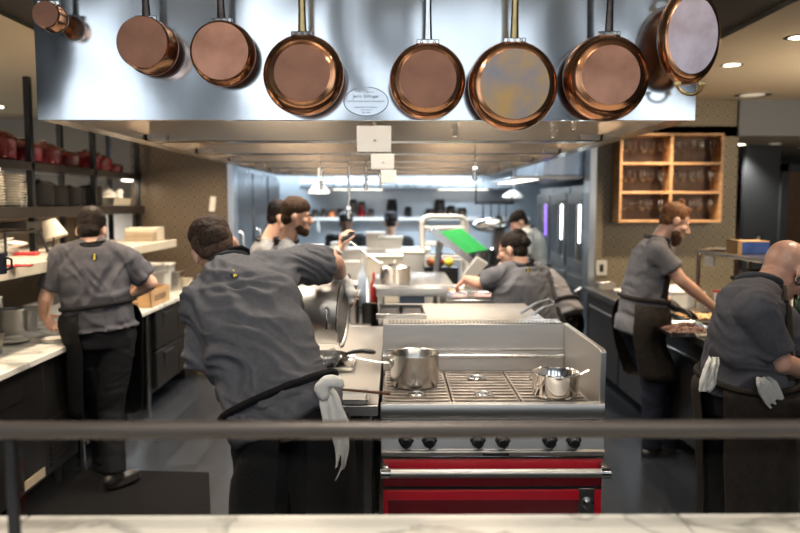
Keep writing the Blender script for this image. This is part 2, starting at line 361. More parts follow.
# hallway on the right
struct(bx(3.42, 6, 10.6, 10.7, 0, 2.4).build('wall_hallway', 'wall_blue'))
struct(bx(3.34, 3.42, 7.52, 10.6, 0, 2.4).build('wall_passage', 'wall_blue'))
d1 = bx(4.74, 5.06, 10.55, 10.62, 0, 2.02).build('door_1', 'oak_dark'); struct(d1)
ft = MB().boxb(5.06, 5.12, 10.5, 10.62, 0, 2.1).boxb(4.68, 4.74, 10.5, 10.62, 0, 2.1).boxb(4.68, 5.12, 10.5, 10.62, 2.02, 2.1); ft.build('door_frame', 'bulkhead', d1)
d2 = bx(4.50, 4.9, 8.5, 8.56, 0, 2.1).build('door_2', 'oak_dark'); struct(d2)
MB().boxb(4.42, 4.50, 8.46, 8.58, 0, 2.18).boxb(4.42, 4.9, 8.46, 8.58, 2.1, 2.18).build('door_frame', 'wall_blue', d2)
struct(bx(4.02, 4.42, 8.5, 8.58, 0, 2.4).build('wall_niche', 'wall_blue'))
o = one('wall_switch', MB().box((4.19, 8.49, 1.33), (.075, .014, .115)), 'black_plastic', 'black wall switch plate on the dark blue hallway wall', 'switch', bev=.004)
MB().box((4.19, 8.482, 1.33), (.03, .012, .05)).build('rocker', 'wall_grey', o)

# downlights
def downlight(x, y, z, label, m='lamp_warm', r=.055, group=None):
    t = thing('ceiling_fitting', label, 'ceiling light', (x, y, z), group)
    MB().lathe([(r * 1.5, -.004), (r * 1.5, 0), (r * 1.02, .0), (r * 1.02, -.004)], (x, y, z), seg=24, cap=False).build('ring', 'white_trim', t)
    MB().cyl((x, y, z - .002), (x, y, z + .012), r).build('diffuser', m, t); return t
downlight(2.47, 4.6, 2.75, 'recessed ceiling downlight nearest the copper oval pan, upper of the pair', group='downlights in the right ceiling')
downlight(2.47, 5.5, 2.75, 'recessed ceiling downlight beyond the first on the beige right ceiling', group='downlights in the right ceiling')
downlight(3.35, 7.0, 2.75, 'round speaker with a faint glow in the beige right ceiling', 'lamp_dim', .11, group='downlights in the right ceiling')  # a ceiling speaker, its faint glow is added
downlight(3.9, 8.4, 2.40, 'lit downlight in the low hallway ceiling beside the tiled wall', group='hallway ceiling lights')
downlight(4.25, 8.3, 2.40, 'dim round fitting in the low hallway ceiling', 'lamp_dim', .06, group='hallway ceiling lights')
downlight(4.9, 8.9, 2.40, 'smaller dim round fitting farther along the low hallway ceiling', 'lamp_dim', .05, group='hallway ceiling lights')
downlight(-4.2, 7.9, 2.75, 'lit downlight in the left ceiling behind the black rack', r=.08)

# ------------------------------------------------------------------ foreground: marble bar, glass guard, rail
YB = atz(400, 514, 1.06).y; RLZ = at(400, 429.5, 1.35).z
def bar_slab(x0, x1, label):
    return one('marble_slab', bx(x0, x1, .75, YB, 1.02, 1.06), 'marble', label, 'countertop', 'marble slabs of the bar', .004)
XL, XR = atz(30, 515, 1.06).x, atz(676, 512, 1.06).x
bar_slab(-1.9, XL - .0015, 'white marble bar slab at the left end beside the rail post')
bar_slab(XL + .0015, XR - .0015, 'long white marble bar slab in the middle below the range')
bar_slab(XR + .0015, 2.1, 'white marble bar slab at the right end, grey veined')
one('bar_counter', bx(-1.9, 2.1, .85, YB - .03, 0, 1.02), 'cabinet_black', 'dark bar counter carrying the white marble slabs', 'counter')
t = thing('guard_rail', 'blurred bronze round rail running across above the marble bar', 'rail', (0, 1.35, 1.06))
MB().cyl((-1.6, 1.35, RLZ), (1.7, 1.35, RLZ), .0165, seg=24).build('rail_tube', 'rail', t)
for x in (-.718, 1.05):
    q = MB().boxb(x - .009, x + .009, 1.342, 1.358, 1.06, RLZ - .015).build('post', 'post_metal', t, .002); MB().lathe([(.03, 0), (.03, .006), (.012, .012)], (x, 1.35, 1.06)).build('post_foot', 'post_metal', q)
one('glass_guard', bx(-.70, 1.035, 1.347, 1.353, 1.063, RLZ - .018), 'guard_glass', 'clear glass guard pane standing under the bronze rail', 'glass panel')

# ------------------------------------------------------------------ the hood
HX0, HX1, HZ = at(38, 120, 2.75).x, at(695, 121, 2.75).x, at(366, 120, 2.75).z
HY1 = 8.35
hood = thing('exhaust_hood', 'huge stainless steel exhaust hood over the cooking island', 'hood', (0, 2.75, HZ))
xm = (HX0 + HX1) / 2
# front skin, a finely divided sheet with slight dents
g = []; nx, nz_ = 60, 24
for j in range(nz_ + 1):
    g.append([(HX0 + (HX1 - HX0) * i / nx, 2.75 - .008 * (1 + noise.noise(V((i * .17 + 1.2 * math.sin(j * .16), j * .07, 3)))) * (min(1, j / 3) * min(1, i / 3, (nx - i) / 3)), HZ + 1.0 * j / nz_) for i in range(nx + 1)])
fr_ = [g_ + [(x, 2.78, z) for x, y, z in reversed(g_)] for g_ in g]
MB().rings(fr_).build('front_panel', 'steel_hood', hood, ang=30)
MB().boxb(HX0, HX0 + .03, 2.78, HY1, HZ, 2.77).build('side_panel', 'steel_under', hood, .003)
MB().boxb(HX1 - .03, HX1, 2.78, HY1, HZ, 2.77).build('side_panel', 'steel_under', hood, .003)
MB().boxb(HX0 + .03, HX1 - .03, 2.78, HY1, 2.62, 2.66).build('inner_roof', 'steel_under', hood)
for sx in (1, -1):
    xe = HX0 + .03 if sx > 0 else HX1 - .03; a, b = sorted((xe, xe + sx * .05))
    MB().boxb(a, b, 2.79, HY1, HZ, HZ + .012).boxb(*sorted((xe + sx * .05, xe + sx * .06)), 2.79, HY1, HZ, HZ + .035).build('drip_gutter', 'steel_under', hood)
DIV = [3.68, 4.61, 5.5, 6.4, 7.3, 8.2]
for y in DIV:
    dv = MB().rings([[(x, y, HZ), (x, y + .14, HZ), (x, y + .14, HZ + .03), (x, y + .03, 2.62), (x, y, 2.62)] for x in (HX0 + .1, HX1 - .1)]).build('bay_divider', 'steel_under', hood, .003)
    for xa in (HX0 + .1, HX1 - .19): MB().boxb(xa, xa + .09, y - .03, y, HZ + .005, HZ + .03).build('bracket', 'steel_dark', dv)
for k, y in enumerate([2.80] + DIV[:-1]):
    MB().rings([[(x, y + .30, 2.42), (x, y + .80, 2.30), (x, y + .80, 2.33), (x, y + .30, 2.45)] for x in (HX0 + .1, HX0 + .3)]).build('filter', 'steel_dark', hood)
# oval maker's plate
pc = at(366, 101.5, 2.742); pl = []
t = thing('oval_plate', 'oval engraved steel plate with small lettering on the hood front', 'plaque', pc)
MB().lathe([(1, 0), (1, .005)], pc + V((0, .004, 0)), (0, -1, 0), 48, True, .0835, .0535).build('plate', 'plaque', t)
MB().tube([pc + V((.081 * math.cos(a * .1309), -.001, .0515 * math.sin(a * .1309))) for a in range(48)], .0013, 6, True).build('border', 'ink', t)
for dz, s_, tx in ((.034, .007, 'kitchen designed by'), (.0185, .0175, 'Jerry Edlinger'), (.001, .0105, '1st Chairman of the Foundation'), (-.0205, .0085, 'James Beard Foundation'), (-.030, .007, 'executive chef'), (-.040, .0075, 'Est. 1986')):
    text('lettering', tx, s_, pc + V((0, -.0016, dz)), (R(90), 0, 0), 'ink', t, .0003)
# white junction boxes on the divider faces
for (px, py, wp, hp, y, lb) in ((374, 139, 34, 26, 3.63, 'white square junction box cover nearest on the hood underside'), (382.5, 161.5, 23, 15, 4.56, 'white square junction box cover second along the hood underside'), (388.5, 176.5, 15, 13, 5.45, 'white square junction box cover farthest along the hood underside')):
    c = at(px, py, y); k = y / F
    t = thing('junction_box', lb, 'junction box', c, 'white covers under the hood')
    MB().boxb(c.x - wp * k / 2, c.x + wp * k / 2, y, y + .062, c.z - hp * k / 2, c.z + hp * k / 2).build('cover', 'white_plastic', t, .003)
    MB().cyl((c.x + .004, y, c.z - .006), (c.x + .004, y - .004, c.z - .006), .004).build('screw', 'ink', t)
    MB().cyl((c.x, y + .03, c.z), (c.x, y + .03, 2.6), .014).build('conduit', 'steel_under', t)
# fire suppression drops
def nozzle(px, pt, pb, y, label, r=.009):
    a, b = at(px, pt, y), at(px, pb, y); ztop = 2.62; zb = b.z
    t = thing('fire_suppression_nozzle', label, 'nozzle', (a.x, y, zb), 'nozzle drops under the hood')
    MB().cyl((a.x, y, zb + .05), (a.x, y, ztop), r).build('drop_pipe', 'chrome', t)
    MB().lathe([(r * .9, 0), (r * 1.5, .004), (r * 1.5, .03), (r * 2, .032), (r * 2, .05), (r * 1.2, .056), (r * 1.2, .06)], (a.x, y, zb), seg=12).build('nozzle_head', 'chrome', t)
    MB().box((a.x, y, zb + .07), (r * 3.6, r * 3.2, .02)).build('elbow', 'chrome', t, .003)
nozzle(455, 121, 137, 3.30, 'short nozzle drop below the hood edge, right of the pans over the pass')
nozzle(554, 121, 138, 3.30, 'short nozzle drop below the hood edge left of the largest copper pans')
nozzle(574, 121, 130, 3.34, 'stubby nozzle drop just right of another at the hood edge', .006)
nozzle(475, 141, 181, 4.3, 'slim nozzle drop hanging lower behind the first hood divider')
nozzle(348.5, 155, 219, 4.9, 'longest pipe drop hanging down over the pass with nozzle end')
nozzle(366, 155, 190, 5.1, 'nozzle drop beside the second white junction cover')
nozzle(381, 168, 186, 5.6, 'short far nozzle drop under the white junction covers')
nozzle(321, 155, 190, 5.0, 'nozzle drop with elbow left of the long pipe drop')
# hanging heat lamps deeper in the kitchen
def heat_lamp(px, py, y, label, r=.11, ztop=2.615):
    c = at(px, py, y); t = thing('pendant_lamp', label, 'lamp', c, 'lamps hanging far back')
    MB().lathe([(r, 0), (r * .95, .02), (r * .5, .07), (.02, .1)], c, seg=20).build('lamp_shade', 'white_plastic', t)
    MB().cyl(c + V((0, 0, .09)), (c.x, c.y, ztop), .008).build('cord', 'white_trim', t)
    MB().lathe([(r * .85, -.004), (r * .85, .004)], c, seg=20).build('bulb', 'lamp_panel', t)
heat_lamp(319, 193, 7.0, 'round lit lamp hanging behind the nozzle drops on the left')
heat_lamp(513, 197, 10.3, 'lit lamp hanging above the far white-coated cook', .15, 2.775)

# second hood on the right with two lit panels underneath
t = thing('oven_hood', 'smaller steel hood over the ovens with two lit panels underneath', 'hood', (1.7, 8.2, 2.0))
y0, y1, zb = 7.62, 9.4, 1.985
a, b = at(546, 180, y0), at(578, 180, y0); x0, x1 = at(514, 180, y0).x, 1.93
MB().rings([[(x0 + .33, y, 2.30), (x1, y, 2.30), (x1, y, zb + .04), (x0 + .30, y, zb + .04)] for y in (y0, y1)]).build('body', 'steel_blue', t, .003)
MB().boxb(x0, x1, y0 - .02, y1, zb, zb + .035).build('lower_tray', 'steel_under', t, .003)
MB().boxb(x0 + .06, x0 + .26, y0 + .05, y0 + .75, zb - .006, zb).build('light_panel', 'lamp_panel', t); MB().boxb(x0 + .06, x0 + .26, y0 + .85, y0 + 1.6, zb - .006, zb).build('light_panel', 'lamp_panel', t)
MB().cyl((x0 + .5, y0 + .5, 2.3), (x0 + .5, y0 + .5, 2.77), .12).build('duct', 'steel_blue', t)

# ------------------------------------------------------------------ copper pans on a bar
rb = thing('pan_rack_bar', 'steel hanging bar fixed along the top of the hood front', 'rack', (0, 2.62, 2.60))
MB().cyl((HX0 + .1, 2.62, 2.60), (HX1 + .05, 2.62, 2.60), .01).build('bar', 'chrome', rb)
for x in (-1.1, -.3, .5, 1.0): MB().cyl((x, 2.62, 2.60), (x, 2.752, 2.60), .008).build('bracket', 'chrome', rb)
def pan(px, py, rpx, label, kind='fry', base='copper_base', handle='iron_handle', depth=.045, rb_=.74, Y=2.60, ry=None, tilt=0, hl=None, flange='chrome'):
    c = at(px, py, Y); r = rpx * Y / F; rz = (ry or rpx) * Y / F / r
    t = thing('copper_pan' if kind != 'pot' else 'copper_saucepan', label, 'pan', c, 'copper pans hanging on the hood')
    rbm = r * rb_
    prof = [(rbm * .2, -.0005), (rbm * .94, 0), (rbm, .004)] + [(rbm + (r - rbm) * math.sin(k / 6 * 1.5708), .004 + (depth - .004) * (1 - math.cos(k / 6 * 1.5708)) ) for k in range(1, 7)]
    if kind == 'pot': prof = [(rbm * .2, -.0005), (rbm * .95, 0), (rbm, .006), (r * .98, .012), (r, depth - .004), (r * 1.03, depth)]
    rim = prof[-1][0]
    prof += [(rim - .004, depth + .001), (rbm - .004, .008), (.001, .006)]
    MB().lathe(prof, c, (0, 1, 0), 44, True, 1, rz).build('body', 'copper', t, ang=50)
    MB().lathe([(rbm * .955, -.0012), (rbm * .955, .0015)], c, (0, 1, 0), 44, True, 1, rz).build('pan_base', base, t)
    MB().lathe([(rim + .0012, depth - .002), (rim + .0012, depth + .002), (rim - .005, depth + .0022), (rim - .005, depth - .002)], c, (0, 1, 0), 44, False, 1, rz).build('rim', 'tin', t)
    zt = c.z + rim * rz; yh = Y + depth * .55
    if kind == 'oval':
        for s_ in (1, -1):
            zc = c.z + s_ * (rim * rz + .001); pts = [(c.x + .042 * math.cos(a), yh - .008 - .012 * math.sin(a), zc + s_ * .036 * math.sin(a)) for a in [k * math.pi / 12 for k in range(13)]]
            hh = MB().tube(pts, .0065).build('loop_handle', 'brass', t)
            for e in (-1, 1): MB().box((c.x + e * .042, yh - .006, zc - s_ * .002), (.026, .014, .016)).build('rivet_plate', 'brass', hh, .003)
        return t
    L = hl or max(.05, 2.585 - zt); top = zt + L; yo = -.012
    sec = []
    for k in range(9):
        f = k / 8; z = zt - .012 + (L + .012) * f; wd = .016 - .004 * math.sin(f * 3.1) + (.004 if f > .85 else 0); th = .0065; y = yh + yo * math.sin(f * 1.6)
        sec.append([(c.x + wd * math.cos(a) , y + th * math.sin(a), z) for a in [q * 6.28318 / 12 for q in range(12)]])
    h = MB().rings(sec).build('handle', handle, t)
    fl = MB().box((c.x, yh - .006, zt - .004), (.078, .012, .016)); fl.cyl((c.x - .022, yh - .016, zt - .006), (c.x - .022, yh, zt - .006), .006, seg=10); fl.cyl((c.x + .022, yh - .016, zt - .006), (c.x + .022, yh, zt - .006), .006, seg=10); fl.cyl((c.x, yh - .014, zt - .003), (c.x, yh, zt - .003), .006, seg=10)
    fl.build('flange', flange, t, .003)
    MB().tube([(c.x, yh + yo + .011 * math.cos(a), top - .012 + .026 * (a / 4.2) + .012 * math.sin(a) - .01) for a in [q * .42 for q in range(12)]], .003, 8).build('hook', 'chrome', t)
    return t
pan(45, 14, 13.5, 'smallest copper pot, at the far left end of the hanging row', 'pot', 'copper_base', 'iron_handle', .07, .97)
pan(142, 42, 26.5, 'deep copper saucepan hanging second from the left', 'pot', 'copper_base', 'iron_handle', .10, .97)
pan(220, 51, 31, 'copper saute pan with reddish base, third from the left on the hood', 'pot', 'copper_bright', 'iron_handle', .055, .93, Y=2.62)
pan(302, 73, 40, 'copper frying pan with tarnished brass handle left of the oval plate', 'fry', 'copper_base', 'brass', .045, .72, flange='steel_dark')
pan(428, 79, 38, 'copper frying pan with steel handle just right of the oval plate', 'fry', 'copper_base', 'chrome', .045, .77)
pan(515, 84, 44.5, 'largest copper frying pan with heat-stained rainbow base and brass handle', 'fry', 'copper_heat', 'brass', .05, .80)
pan(611, 75, 43, 'deep copper saute pan with shiny brushed base, right of the heat-stained one', 'fry', 'copper_bright', 'iron_handle', .07, .70)
pan(693, 35, 30.5, 'oval copper pan with pale scuffed base and brass loop handles', 'oval', 'copper_pale', 'brass', .045, .84, ry=46.5, Y=2.58)
# ------------------------------------------------------------------ the red range
RX0, RX1, RYF, RYB, RZ = at(381, 404, 3.01).x, at(604, 404, 3.0).x, 3.0, 3.66, .92; 
rg = thing('cooking_range', 'stainless steel gas range with red oven door and six burners', 'range', ((RX0 + RX1) / 2, 3.35, 0))
MB().boxb(RX0 + .01, RX1 - .01, RYF + .03, RYB + .05, .12, .70).build('body', 'steel_dark', rg, .004)
MB().boxb(RX0, RX1, RYF + .02, RYB + .06, .70, .868).build('chassis', 'steel_brushed', rg, .004)
MB().rings([[(x, RYF + .05, .905), (x, RYF + .01, .905), (x, RYF - .008, .912), (x, RYF - .014, .895), (x, RYF - .014, .862), (x, RYF - .006, .85), (x, RYF + .05, .85)] for x in (RX0 - .002, RX1 + .002)]).build('front_ledge', 'steel_brushed', rg, .003)
MB().rings([[(x, RYF + .03, .840), (x, RYF + .002, .838), (x, RYF - .022, .722), (x, RYF - .032, .716), (x, RYF - .032, .698), (x, RYF + .03, .698)] for x in (RX0, RX1)]).build('control_panel', 'steel_brushed', rg, .003)
MB().boxb(RX0 + .42, RX0 + .53, RYF - .036, RYF + .0, .699, .711).build('vent_slot', 'black_plastic', rg, .003)
for px in (406, 429.5, 478, 503, 550, 574):
    c = at(px, 442, RYF - .02); kx, kz = c.x, .755
    k = MB().lathe([(.027, 0), (.027, .008), (.021, .012), (.020, .034), (.017, .038)], (kx, RYF - .014, kz), (0, -1, 0), 20).build('knob', 'black_plastic', rg)
    MB().lathe([(.033, 0), (.033, .005), (.029, .006)], (kx, RYF - .010, kz), (0, -1, 0), 24).build('bezel', 'chrome', k); MB().box((kx, RYF - .055, kz), (.008, .014, .038)).build('grip', 'black_plastic', k, .002)
# cooktop: tray, grates, burners
MB().boxb(RX0 + .012, RX1 - .03, RYF + .05, RYB, .850, .858).build('burner_tray', 'steel_dark', rg)
gx0, gx1, gy0, gy1 = RX0 + .006, RX1 - .034, RYF + .045, RYB - .01
for c_ in range(3):
    xa = gx0 + (gx1 - gx0) * c_ / 3 + .003; xb = gx0 + (gx1 - gx0) * (c_ + 1) / 3 - .003
    gr = MB(); n = 12
    for i in range(n):
        y = gy0 + .012 + (gy1 - gy0 - .024) * i / (n - 1); gr.boxb(xa, xb, y - .0125, y + .0125, .884, .899)
    for x in (xa, xb - .012): gr.boxb(x, x + .012, gy0, gy1, .866, .896)
    for x in (xa + .09, xb - .10): gr.boxb(x, x + .009, gy0, gy1, .864, .886)
    gr.build('grate', 'grate_iron', rg, .002)
    for yb in (gy0 + .15, gy0 + .45):
        xc = (xa + xb) / 2
        bq = MB().lathe([(.055, .858), (.055, .872), (.04, .878), (.038, .884), (.02, .886)], (xc, yb, 0), seg=20).build('burner', 'iron', rg)
        st = MB()
        for a in range(4): st.box((xc + .034 * math.cos(a * 1.5708 + .785), yb + .034 * math.sin(a * 1.5708 + .785), .9000), (.046, .012, .008), Matrix.Rotation(a * 1.5708 + .785, 3, 'Z'))
        st.tube([(xc + .034 * math.cos(a), yb + .034 * math.sin(a), .9005) for a in [q * .3927 for q in range(16)]], .006, 8, True).build('pan_support', 'steel', bq)
# back guard with perforated vent, right side guard
zg = at(470, 322, RYB + .06).z
bgd = MB().boxb(RX0 - .002, RX1 - .018, RYB, RYB + .03, .87, zg).boxb(RX0 - .002, RX1 - .018, RYB, RYB + .16, zg - .006, zg).build('back_guard', 'steel_brushed', rg, .003)
MB().boxb(RX0 + .01, RX1 - .02, RYB - .008, RYB + .0, zg - .135, zg - .128).build('seam', 'chrome', bgd)
MB().cyl((RX0, RYB - .012, .975), (RX1 - .02, RYB - .012, .975), .011).build('pipe', 'steel', bgd)
vt = MB(); nv = 46
for i in range(nv):
    x = RX0 + .03 + (RX1 - RX0 - .09) * i / (nv - 1)
    for q, yy in enumerate((.040, .075, .110)): vt.boxb(x - .0045 + .004 * (q % 2), x + .0045 + .004 * (q % 2), RYB + yy - .012, RYB + yy + .012, zg - .001, zg + .0012)
vt.build('vent_slots', 'steel_dark', bgd)
MB().rings([[(x, RYF + .005, .86), (x, RYF - .002, zg - .01), (x, RYF + .02, zg), (x, RYB + .03, zg), (x, RYB + .03, .86)] for x in (RX1 - .018, RX1 + .006)]).build('side_guard', 'steel_brushed', rg, .003)
# oven door
zh = at(490, 473, RYF - .07).z
dr = MB().boxb(RX0 + .008, RX1 - .006, RYF - .018, RYF + .03, .15, .694).build('oven_door', 'red_enamel', rg, .004)
MB().boxb(RX0 + .004, RX1 - .002, RYF - .024, RYF + .02, .683, .695).build('top_trim', 'chrome', dr, .002)
MB().boxb(RX0 + .03, RX1 - .105, RYF - .024, RYF - .016, .20, at(490, 497, RYF).z).build('oven_window', 'red_glass', dr, .003)
MB().boxb(RX0 + .02, RX1 - .10, RYF - .026, RYF - .016, at(490, 498, RYF).z, at(490, 488, RYF).z).build('panel_strip', 'red_enamel', dr, .003)
MB().boxb(RX0 + .01, RX1 - .008, RYF - .0205, RYF - .016, at(490, 487.5, RYF).z, at(490, 484.5, RYF).z).build('groove', 'black_plastic', dr)
hb = MB().cyl((RX0 - .0, RYF - .075, zh), (RX1 + .0, RYF - .075, zh), .019, seg=24).build('door_handle', 'steel_brushed', dr)
for x in (RX0 + .018, RX1 - .012):
    MB().cyl((x - .016, RYF - .075, zh), (x + .022, RYF - .075, zh), .0225, seg=20).build('handle_ferrule', 'chrome', hb)
    MB().boxb(x - .012, x + .014, RYF - .075, RYF - .014, zh - .014, zh + .028).build('handle_bracket', 'steel', hb, .004)
lc = at(586, 503, RYF - .02)
lk = MB().boxb(lc.x - .034, lc.x + .034, RYF - .026, RYF - .016, lc.z - .08, lc.z + .065).build('latch_plate', 'steel', dr, .003)
MB().lathe([(.024, 0), (.024, .012), (.016, .016), (.016, .024)], (lc.x + .006, RYF - .026, lc.z), (0, -1, 0)).build('latch_knob', 'chrome', lk)
for x in (RX0 + .06, RX1 - .06):
    for y in (RYF + .08, RYB - .02): MB().cyl((x, y, 0), (x, y, .13), .022).build('leg', 'steel_dark', rg)

# pots on the range
def saucepan(c, r, h, hdir, hlen, label, m='steel', hm='steel', name='saucepan'):
    c = V(c); t = thing(name, label, 'pot', c); hd = V(hdir).normalized()
    MB().lathe([(r * .93, 0), (r, .012), (r, h - .004), (r * 1.025, h), (r * 1.015, h + .003), (r * .97, h - .002), (r * .965, .012), (.001, .010)], c, seg=40).build('body', m, t, ang=45)
    p0 = c + hd * (r * .98) + V((0, 0, h * .72)); sd = hd.cross(V((0, 0, 1)))
    sec = []
    for k in range(8):
        f = k / 7; p = p0 + hd * (hlen * f) + V((0, 0, .035 * f * f + .006 * math.sin(f * 3))); wd = .010 + .004 * f; th = .0045
        sec.append([p + sd * (wd * math.cos(a)) + V((0, 0, 1)) * (th * math.sin(a)) for a in [q * 6.28318 / 10 for q in range(10)]])
    h_ = MB().rings(sec).build('handle', hm, t)
    MB().ell(p0, hd * .012, sd * .022, V((0, 0, .022))).build('handle_mount', 'steel', h_)
    return t
p = at(414.5, 379, 3.36); saucepan((p.x, 3.36, .9045), .112, .145, (-1, -.28, .0), .17, 'tall steel saucepan standing on the left burner grate', 'steel')
p = at(554, 397, 3.19); saucepan((p.x, 3.17, .9045), .100, .098, (1, .10, .12), .10, 'low shiny steel saucepan standing on the right burner grate', 'chrome')

# ------------------------------------------------------------------ steel station to the left of the range
SX0 = -.50
ws = thing('steel_worktable', 'stainless worktop with cabinet left of the red range', 'worktable', ((SX0 + RX0) / 2, 3.6, 0))
MB().boxb(SX0, RX0 - .012, 3.0, 4.97, .885, .905).build('worktop', 'steel_brushed', ws, .004)
MB().boxb(SX0, RX0 - .012, 2.99, 3.02, .86, .905).build('front_lip', 'steel_brushed', ws, .003)
MB().boxb(SX0 + .03, RX0 - .03, 3.06, 4.94, .1, .885).build('cabinet', 'cabinet', ws, .003)
MB().boxb(RX0 - .075, RX0 - .04, 3.03, 3.07, .0, .885).build('leg', 'steel', ws, .003); MB().boxb(SX0 + .03, SX0 + .065, 3.03, 3.07, .0, .885).build('leg', 'steel', ws, .003)
MB().boxb(-.34, -.10, 3.035, 3.06, .14, .84).build('door', 'cabinet_black', ws, .004)

def sheet_tray(c, sx, sy, label, m='steel', food=None, rz=0, cat='tray', name='sheet_tray', group=None, h=.024):
    c = V(c); t = thing(name, label, cat, c, group, 0)
    q = MB(); pr = []
    for inset, z in ((0.012, 0), (0, h), (-.006, h + .003), (.004, h), (.016, .004), (.03, .0035)):
        x, y = sx / 2 - inset, sy / 2 - inset; pr.append([c + V((a, b, z)) for a, b in ((-x, -y), (x, -y), (x, y), (-x, y))])
    q.rings(pr); q.build('tray', m, t, .004, ang=25)
    if rz: t.rotation_euler = (0, 0, rz)
    return t
c = atz(336, 366, .905); sheet_tray((c.x, c.y, .9055), .19, .30, 'small steel tray with crumpled clear bag on the worktop below the tilted pot')
c = atz(350, 401, .905); sheet_tray((c.x - .005, c.y + .02, .9055), .17, .19, 'small white tray on the worktop under a wooden skewer', 'white_plastic')
pb = MB(); cc = V((c.x, c.y, 0)); c1 = atz(330, 364, .95)
for i in range(8): pb.ell(c1 + V((rnd.uniform(-.025, .025), rnd.uniform(-.06, .06), rnd.uniform(.012, .045))), (rnd.uniform(.025, .04), .02, .01), (0, rnd.uniform(.04, .06), .02), (0, .01, rnd.uniform(.015, .03)), 12, 8)
one('plastic_bag', pb, 'container_clear', 'crumpled clear plastic bag lying in the small steel tray', 'bag')
a, b = at(331, 403, 3.10), at(390, 402.5, 3.03); a.z = .95; b.z = .945
t = thing('wooden_skewer', 'reddish brown wooden spoon handle reaching across the white tray to the range', 'spoon', (a + b) / 2)
MB().tube([a, a.lerp(b, .3), a.lerp(b, .7), b], [.005, .0055, .006, .007], 10).build('handle', 'wood_spoon', t)
MB().ell(a + V((-.03, 0, 0)), (.035, 0, 0), (0, .022, 0), (0, 0, .008)).build('spoon_bowl', 'wood_spoon', t)
# black skillet under the tilted pot
sk = at(318, 346, 3.62); t = thing('skillet', 'black skillet lying on the worktop under the tilted pot, handle to the right', 'pan', (-.40, 3.80, .9055))
MB().lathe([(.085, 0), (.10, .004), (.125, .04), (.128, .042), (.122, .04), (.098, .007), (.001, .005)], (-.37, 3.82, .9055), seg=36).build('pan_body', 'black_pot', t)
MB().tube([(-.255, 3.80, .955), (-.22, 3.785, .968), (-.17, 3.765, .978), (-.115, 3.745, .976), (-.10, 3.742, .974)], [.009, .010, .0125, .0125, .007], 12).build('handle', 'black_plastic', t)

# the big pot held on its side
pe = at(343.5, 313.5, 3.25); ax = V((1, -.13, -.03)).normalized()
bp = thing('stock_pot', 'large steel stockpot held tilted on its side by the front chef', 'pot', pe)
MB().lathe([(.150, 0), (.151, -.005), (.139, -.008), (.139, -.25), (.128, -.27), (.02, -.272), (.02, -.266), (.125, -.262), (.133, -.245), (.134, -.008), (.143, 0)][::-1], pe, ax, 48, False).build('body', 'steel_brushed', bp, ang=50)
MB().lathe([(.152, -.004), (.153, .001), (.147, .002), (.147, -.004)], pe, ax, 48, False).build('rim', 'chrome', bp)
MB().lathe([(.02, -.02), (.137, -.02), (.139, -.008)], pe, ax, 40).build('dark_mouth_disc', 'steel_dark', bp)  # dark disc put in the mouth for the shade inside the pot
for s_ in (1, -1):
    q = pe - ax * .06 + V((0, -.01, 0)) + V((0, -s_ * .139, 0)); MB().tube([q + V((0, 0, -.045)), q + V((0, -s_ * .03, -.04)), q + V((0, -s_ * .04, 0)), q + V((0, -s_ * .03, .04)), q + V((0, 0, .045))], .006, 10).build('side_handle', 'chrome', bp)

# ------------------------------------------------------------------ island behind the range
u = thing('back_cooking_unit', 'low steel cooking unit directly behind the red range', 'counter', (.4, 4.3, 0))
MB().boxb(RX0 + .03, .80, 3.86, 4.66, .1, 1.07).build('body', 'steel_brushed', u, .004); MB().boxb(RX0 + .0, .83, 3.84, 4.68, 1.07, 1.10).build('top', 'steel_brushed', u, .004)
for x in (.05, .7): MB().cyl((x, 4.2, 0), (x, 4.2, .1), .03).build('leg', 'steel_dark', u)
def black_bins(c, label):
    t = thing('sauce_bin_holder', label, 'holder', c)
    MB().boxb(c.x - .135, c.x + .135, c.y - .19, c.y + .19, 1.1005, 1.105).boxb(c.x - .14, c.x + .14, c.y - .20, c.y - .19, 1.1005, 1.130).build('tray', 'steel', t, .002)
    for s_ in (-1, 1):
        x = c.x + s_ * .068
        MB().rings([[(x + a * w_, c.y + b * (w_ + .115), z) for a, b in ((-1, -1), (1, -1), (1, 1), (-1, 1))] for w_, z in ((.052, 1.106), (.058, 1.128), (.062, 1.130), (.055, 1.128), (.050, 1.110))]).build('bin', 'black_plastic', t)
    MB().cyl((c.x, c.y - .10, 1.105), (c.x, c.y - .10, 1.165), .011).build('knob', 'black_plastic', t)
c = at(401, 314, 4.3); black_bins(V((c.x, 4.24, 1.10)), 'pair of black square sauce bins in a steel holder behind the range')
t = thing('tongs', 'steel tongs lying open on the unit behind the range', 'tongs', at(525, 308, 4.3))
a, b = atz(521, 313, 1.125), atz(549, 299, 1.125); a2, b2 = atz(533, 315, 1.12), atz(552, 305, 1.12)
for p0, p1 in ((a, b), (a2, b2)): MB().tube([p0, p0.lerp(p1, .5) + V((0, 0, .012)), p1], [.010, .008, .006], 8).build('arm', 'steel_tool', t)
MB().tube([b, b.lerp(b2, .5) + V((.02, .01, 0)), b2], .006, 8).build('hinge', 'chrome', t)
xt = thing('steel_cabinet', 'steel cabinet left of the pass shelf, behind the tilted pot', 'cabinet', (-.33, 5.5, 0))
MB().boxb(-.5, -.17, 4.985, 6.0, .885, .905).build('top', 'steel_brushed', xt, .003); MB().boxb(-.48, -.19, 5.0, 5.98, .1, .885).build('body', 'cabinet', xt)
for y in (5.1, 5.9): MB().cyl((-.33, y, 0), (-.33, y, .1), .03).build('leg', 'steel_dark', xt)
isl = thing('island_counter', 'stainless island counter in the middle of the kitchen', 'counter', (0, 6.4, 0))
